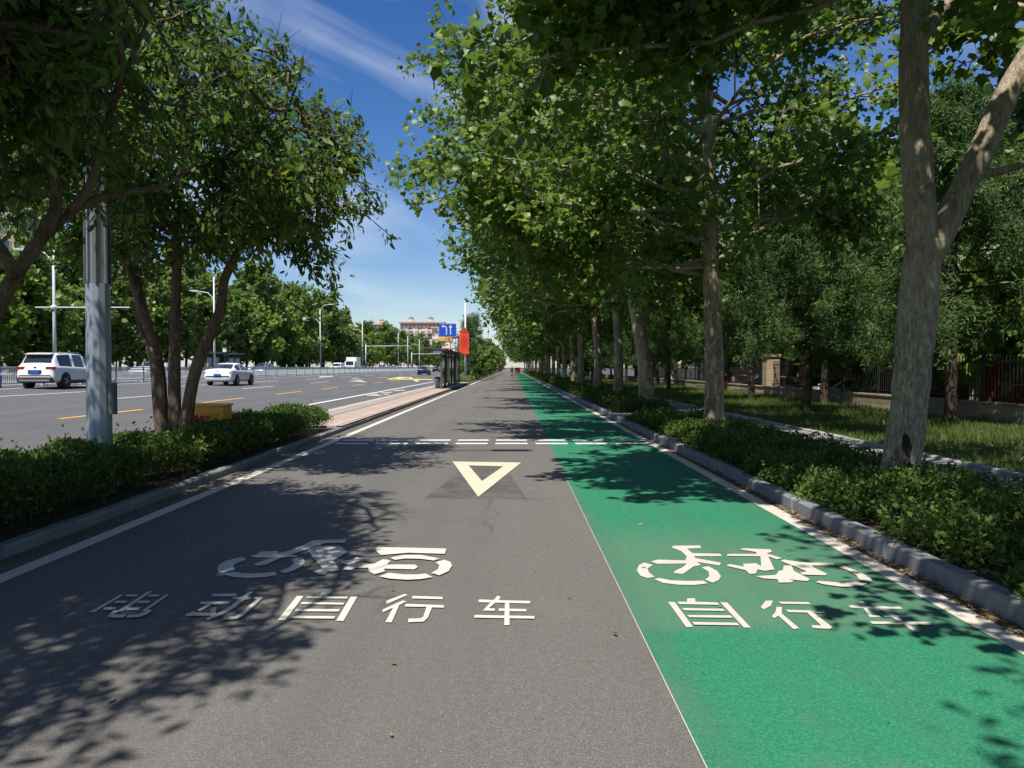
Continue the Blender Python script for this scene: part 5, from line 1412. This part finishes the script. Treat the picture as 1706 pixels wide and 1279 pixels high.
SEDAN = [(-2.32, .42, .55, .78, .82, .72, .58), (-2.27, .32, .58, .92, .96, .84, .66), (-2.12, .27, .6, .97, 1.05, .89, .72), (-1.75, .25, .6, .97, 1.08, .90, .72), (-1.0, .24, .6, .95, 1.36, .905, .61),
         (-.4, .24, .6, .94, 1.44, .905, .60), (.2, .24, .6, .93, 1.42, .905, .60), (1.05, .24, .6, .90, 1.03, .905, .72), (1.8, .25, .58, .82, .90, .89, .72), (2.2, .28, .5, .68, .74, .82, .66), (2.34, .34, .45, .55, .58, .66, .5)]
suv_l = [('tail_light', 'tail_red', (.50, .90, -2.29, -2.12, .93, 1.06)), ('tail_light', 'tail_red', (-.90, -.50, -2.29, -2.12, .93, 1.06)),
         ('plate_recess', 'car_plastic', (-.32, .32, -2.315, -2.24, .72, .90)), ('reflector', 'tail_red', (.55, .75, -2.37, -2.33, .46, .50)), ('reflector', 'tail_red', (-.75, -.55, -2.37, -2.33, .46, .50)),
         ('emblem', 'car_plastic', (-.06, .06, -2.29, -2.24, .98, 1.06))]
car('parked_suv' if False else 'suv', (-22.55, 38.6, road_z(-22.55)), 'white SUV seen from behind, partly hidden by the grey pole', SUV, 'car_white', 'suv', 0, 'white cars driving away', (-1.72, 1.0, -.55, .45), (-2.12, -1.88), (.62, 1.2), cladding=True, wr_=.36, plate=(.745, .036), lights=suv_l)
sed_l = [('tail_light', 'tail_red', (-.82, .82, -2.30, -2.20, .80, .875)), ('emblem', 'rim', (-.05, .05, -2.315, -2.30, .885, .93)), ('rear_bumper', 'rim', (-.60, .60, -2.35, -2.26, .36, .41))]
car('sedan', (-18.55, 50.7, road_z(-18.55)), 'white sedan driving away, right of the multi-stemmed tree', SEDAN, 'car_white', 'sedan', 0, 'white cars driving away', (-1.45, .95, -.45), (-1.7, -.98), (.28, 1.0), wr_=.33, plate=(.62, .05), lights=sed_l)
dk = [('tail_light', 'tail_red', (.45, .84, -2.31, -2.15, .82, .90)), ('tail_light', 'tail_red', (-.84, -.45, -2.31, -2.15, .82, .90))]
car('sedan', (-15.1, 132, road_z(-15.1)), 'black car driving away just left of the bus shelter', SEDAN, 'car_black', 'sedan', 0, None, (-1.45, .95, -.45), (-1.7, -.98), (.28, 1.0), plate=(.62, .05), lights=dk)
car('sedan', (-19.2, 196, road_z(-19.2)), 'smaller dark car farther off behind the bus shelter', SEDAN, 'car_black', 'sedan', 0, None, (-1.45, .95, -.45), (-1.7, -.98), (.28, 1.0), plate=(.62, .05), lights=dk)
hl = [('headlight', 'head_lamp', (.45, .80, 2.16, 2.29, .60, .70)), ('headlight', 'head_lamp', (-.80, -.45, 2.16, 2.29, .60, .70)), ('grille', 'car_plastic', (-.40, .40, 2.29, 2.345, .42, .56))]
oz = road_z(-30)
opp = [((-33.0, 70, oz), SEDAN, 'car_white', 'white car behind the median fence, left of the multi-stemmed tree'), ((-29.0, 90, oz), SEDAN, 'car_grey', 'grey car behind the fence seen between the tree stems'),
       ((-28.8, 127, oz), SUV, 'car_white', 'white van-like car coming towards us behind the fence'), ((-29, 172, oz), SEDAN, 'car_silver', 'silver car in the oncoming lanes beyond the box truck'),
       ((-33, 215, oz), SEDAN, 'car_white', 'far white car in the oncoming lanes under the mast arm'), ((-29, 250, oz), SEDAN, 'car_silver', 'farthest silver car in the oncoming lanes')]
for loc, stt, mt, lb in opp:
    car('oncoming_car', loc, lb, stt, mt, 'sedan', math.pi, 'oncoming cars behind the fence', (-1.45, .95, -.45), (-1.7, -.98) if stt is SEDAN else (-2.12, -1.88), (.28, 1.0) if stt is SEDAN else (.62, 1.2), plate=(.62, .05), lights=hl)
tk = thing('box_truck', (-32.4, 156, oz), 'white box truck in the oncoming lanes', 'truck', rz=math.pi)
put('cargo_box', MB().cbox(-1.05, 1.05, -3.2, 1.0, .9, 3.0, .04), 'car_white', tk)
cb = put('cab', MB().prism([(1.1, .5), (2.9, .5), (2.9, 1.3), (2.5, 2.2), (1.1, 2.25)], -.95, .95, 'x'), 'car_white', tk)
put('windshield', MB().add([(-.8, 2.875, 1.38), (.8, 2.875, 1.38), (.75, 2.525, 2.18), (-.75, 2.525, 2.18)], [(0, 1, 2, 3)]), 'car_glass', cb)
put('chassis', MB().box(-.5, .5, -3.1, 2.7, .5, .9), 'car_plastic', tk)
for y in (-2.2, 1.9):
    for s in (1, -1): put('wheel', MB().lathe([(.2, -.12), (.4, -.12), (.42, 0), (.4, .12), (.2, .12)], 16, (0, 0, 0), 'x'), 'tyre', tk, (s * .85, y, .42))
for x, y, mt, lb in ((16.6, 38.5, 'car_white', 'white car parked behind the iron fence right of the pillar'), (16.8, 34.6, 'car_black', 'black car parked behind the fence left of the nearest trunk'), (16.5, 43.5, 'car_black', 'dark car parked behind the stone pillar'), (16.6, 52.0, 'car_grey', 'grey car parked behind the fence left of the pillar')):
    car('parked_car', (x, y, -.45), lb, SEDAN, mt, 'sedan', math.radians(100), 'cars parked in the courtyard', (-1.45, .95, -.45), (-1.7, -.98), (.28, 1.0), plate=(.62, .05), lights=dk)

# ------------------------------------------------------------------ scooter rider far down the path
sc_ = thing('scooter', (0.0, 128, 0), 'dark electric scooter ridden away down the path', 'scooter')
for y in (-.55, .6):
    puts('wheel', MB().lathe([(.1, -.05), (.22, -.05), (.24, 0), (.22, .05), (.1, .05)], 16, (0, 0, 0), 'x'), 'tyre', sc_, (0, y, .24))
put('body', MB().prism([(-.75, .45), (-.6, .72), (0.05, .74), (.1, .36), (.4, .34), (.5, .95), (.58, .95), (.62, .45), (.4, .22), (-.3, .25)], -.14, .14, 'x'), 'red_plastic', sc_)
put('seat', MB().cbox(-.13, .13, -.68, .05, .73, .81, .03), 'car_plastic', sc_)
puts('handlebar', MB().tube([(-.32, .42, 1.04), (0, .52, 1.0), (.32, .42, 1.04)], .018, 6), 'pole_dark', sc_)
put('tail_light', MB().cbox(-.07, .07, -.78, -.73, .55, .62, .01), 'tail_red', sc_)
def rider(loc):
    me = bpy.data.meshes.new('person')
    V = [(0, -.25, .86), (0, -.22, 1.10), (0, -.16, 1.34), (0, -.13, 1.44), (0, -.11, 1.52), (0, -.10, 1.62),
         (.19, -.16, 1.36), (.27, .02, 1.14), (.30, .36, 1.08), (-.19, -.16, 1.36), (-.27, .02, 1.14), (-.30, .36, 1.08),
         (.10, -.2, .84), (.15, .2, .80), (.13, .22, .42), (.13, .34, .38), (-.10, -.2, .84), (-.15, .2, .80), (-.13, .22, .42), (-.13, .34, .38)]
    E_ = [(0, 1), (1, 2), (2, 3), (3, 4), (4, 5), (2, 6), (6, 7), (7, 8), (2, 9), (9, 10), (10, 11), (0, 12), (12, 13), (13, 14), (14, 15), (0, 16), (16, 17), (17, 18), (18, 19)]
    Rr = [.15, .15, .16, .06, .09, .10, .07, .05, .035, .07, .05, .035, .10, .085, .055, .045, .10, .085, .055, .045]
    me.from_pydata(V, E_, []); me.update()
    o = bpy.data.objects.new('person', me); C.objects.link(o); o.location = loc
    md = o.modifiers.new('skin', 'SKIN'); 
    for i, v in enumerate(me.skin_vertices[0].data if me.skin_vertices else []): v.radius = (Rr[i], Rr[i] * .85); v.use_root = i == 0
    o.modifiers.new('sub', 'SUBSURF').levels = 2
    o.modifiers['sub'].render_levels = 2
    me.materials.append(M('cloth_dark'))
    tag(o, 'person in dark clothes riding the scooter away', 'person')
    bm_ = MB().lathe([(.02, 1.76), (.09, 1.73), (.125, 1.66), (.13, 1.58), (.11, 1.54)], 14, (0, -.10, 0))
    puts('helmet', bm_, 'car_grey', o)
    return o
rider((0, 128, 0))
tr_ = thing('cargo_tricycle', (1.1, 150, 0.004), 'small red covered tricycle on the green lane beyond the rider', 'tricycle')
put('cabin', MB().prism([(-.9, .35), (-.9, 1.35), (-.6, 1.5), (.3, 1.5), (.75, .9), (.8, .35)], -.5, .5, 'x'), 'red_plastic', tr_)
put('rear_window', MB().box(-.36, .36, -.912, -.902, .95, 1.3), 'car_glass', tr_)
for x, y in ((-.45, -.5), (.45, -.5), (0, .75)): put('wheel', MB().lathe([(.1, -.05), (.23, -.05), (.24, 0), (.23, .05), (.1, .05)], 14, (0, 0, 0), 'x'), 'tyre', tr_, (x, y, .24))
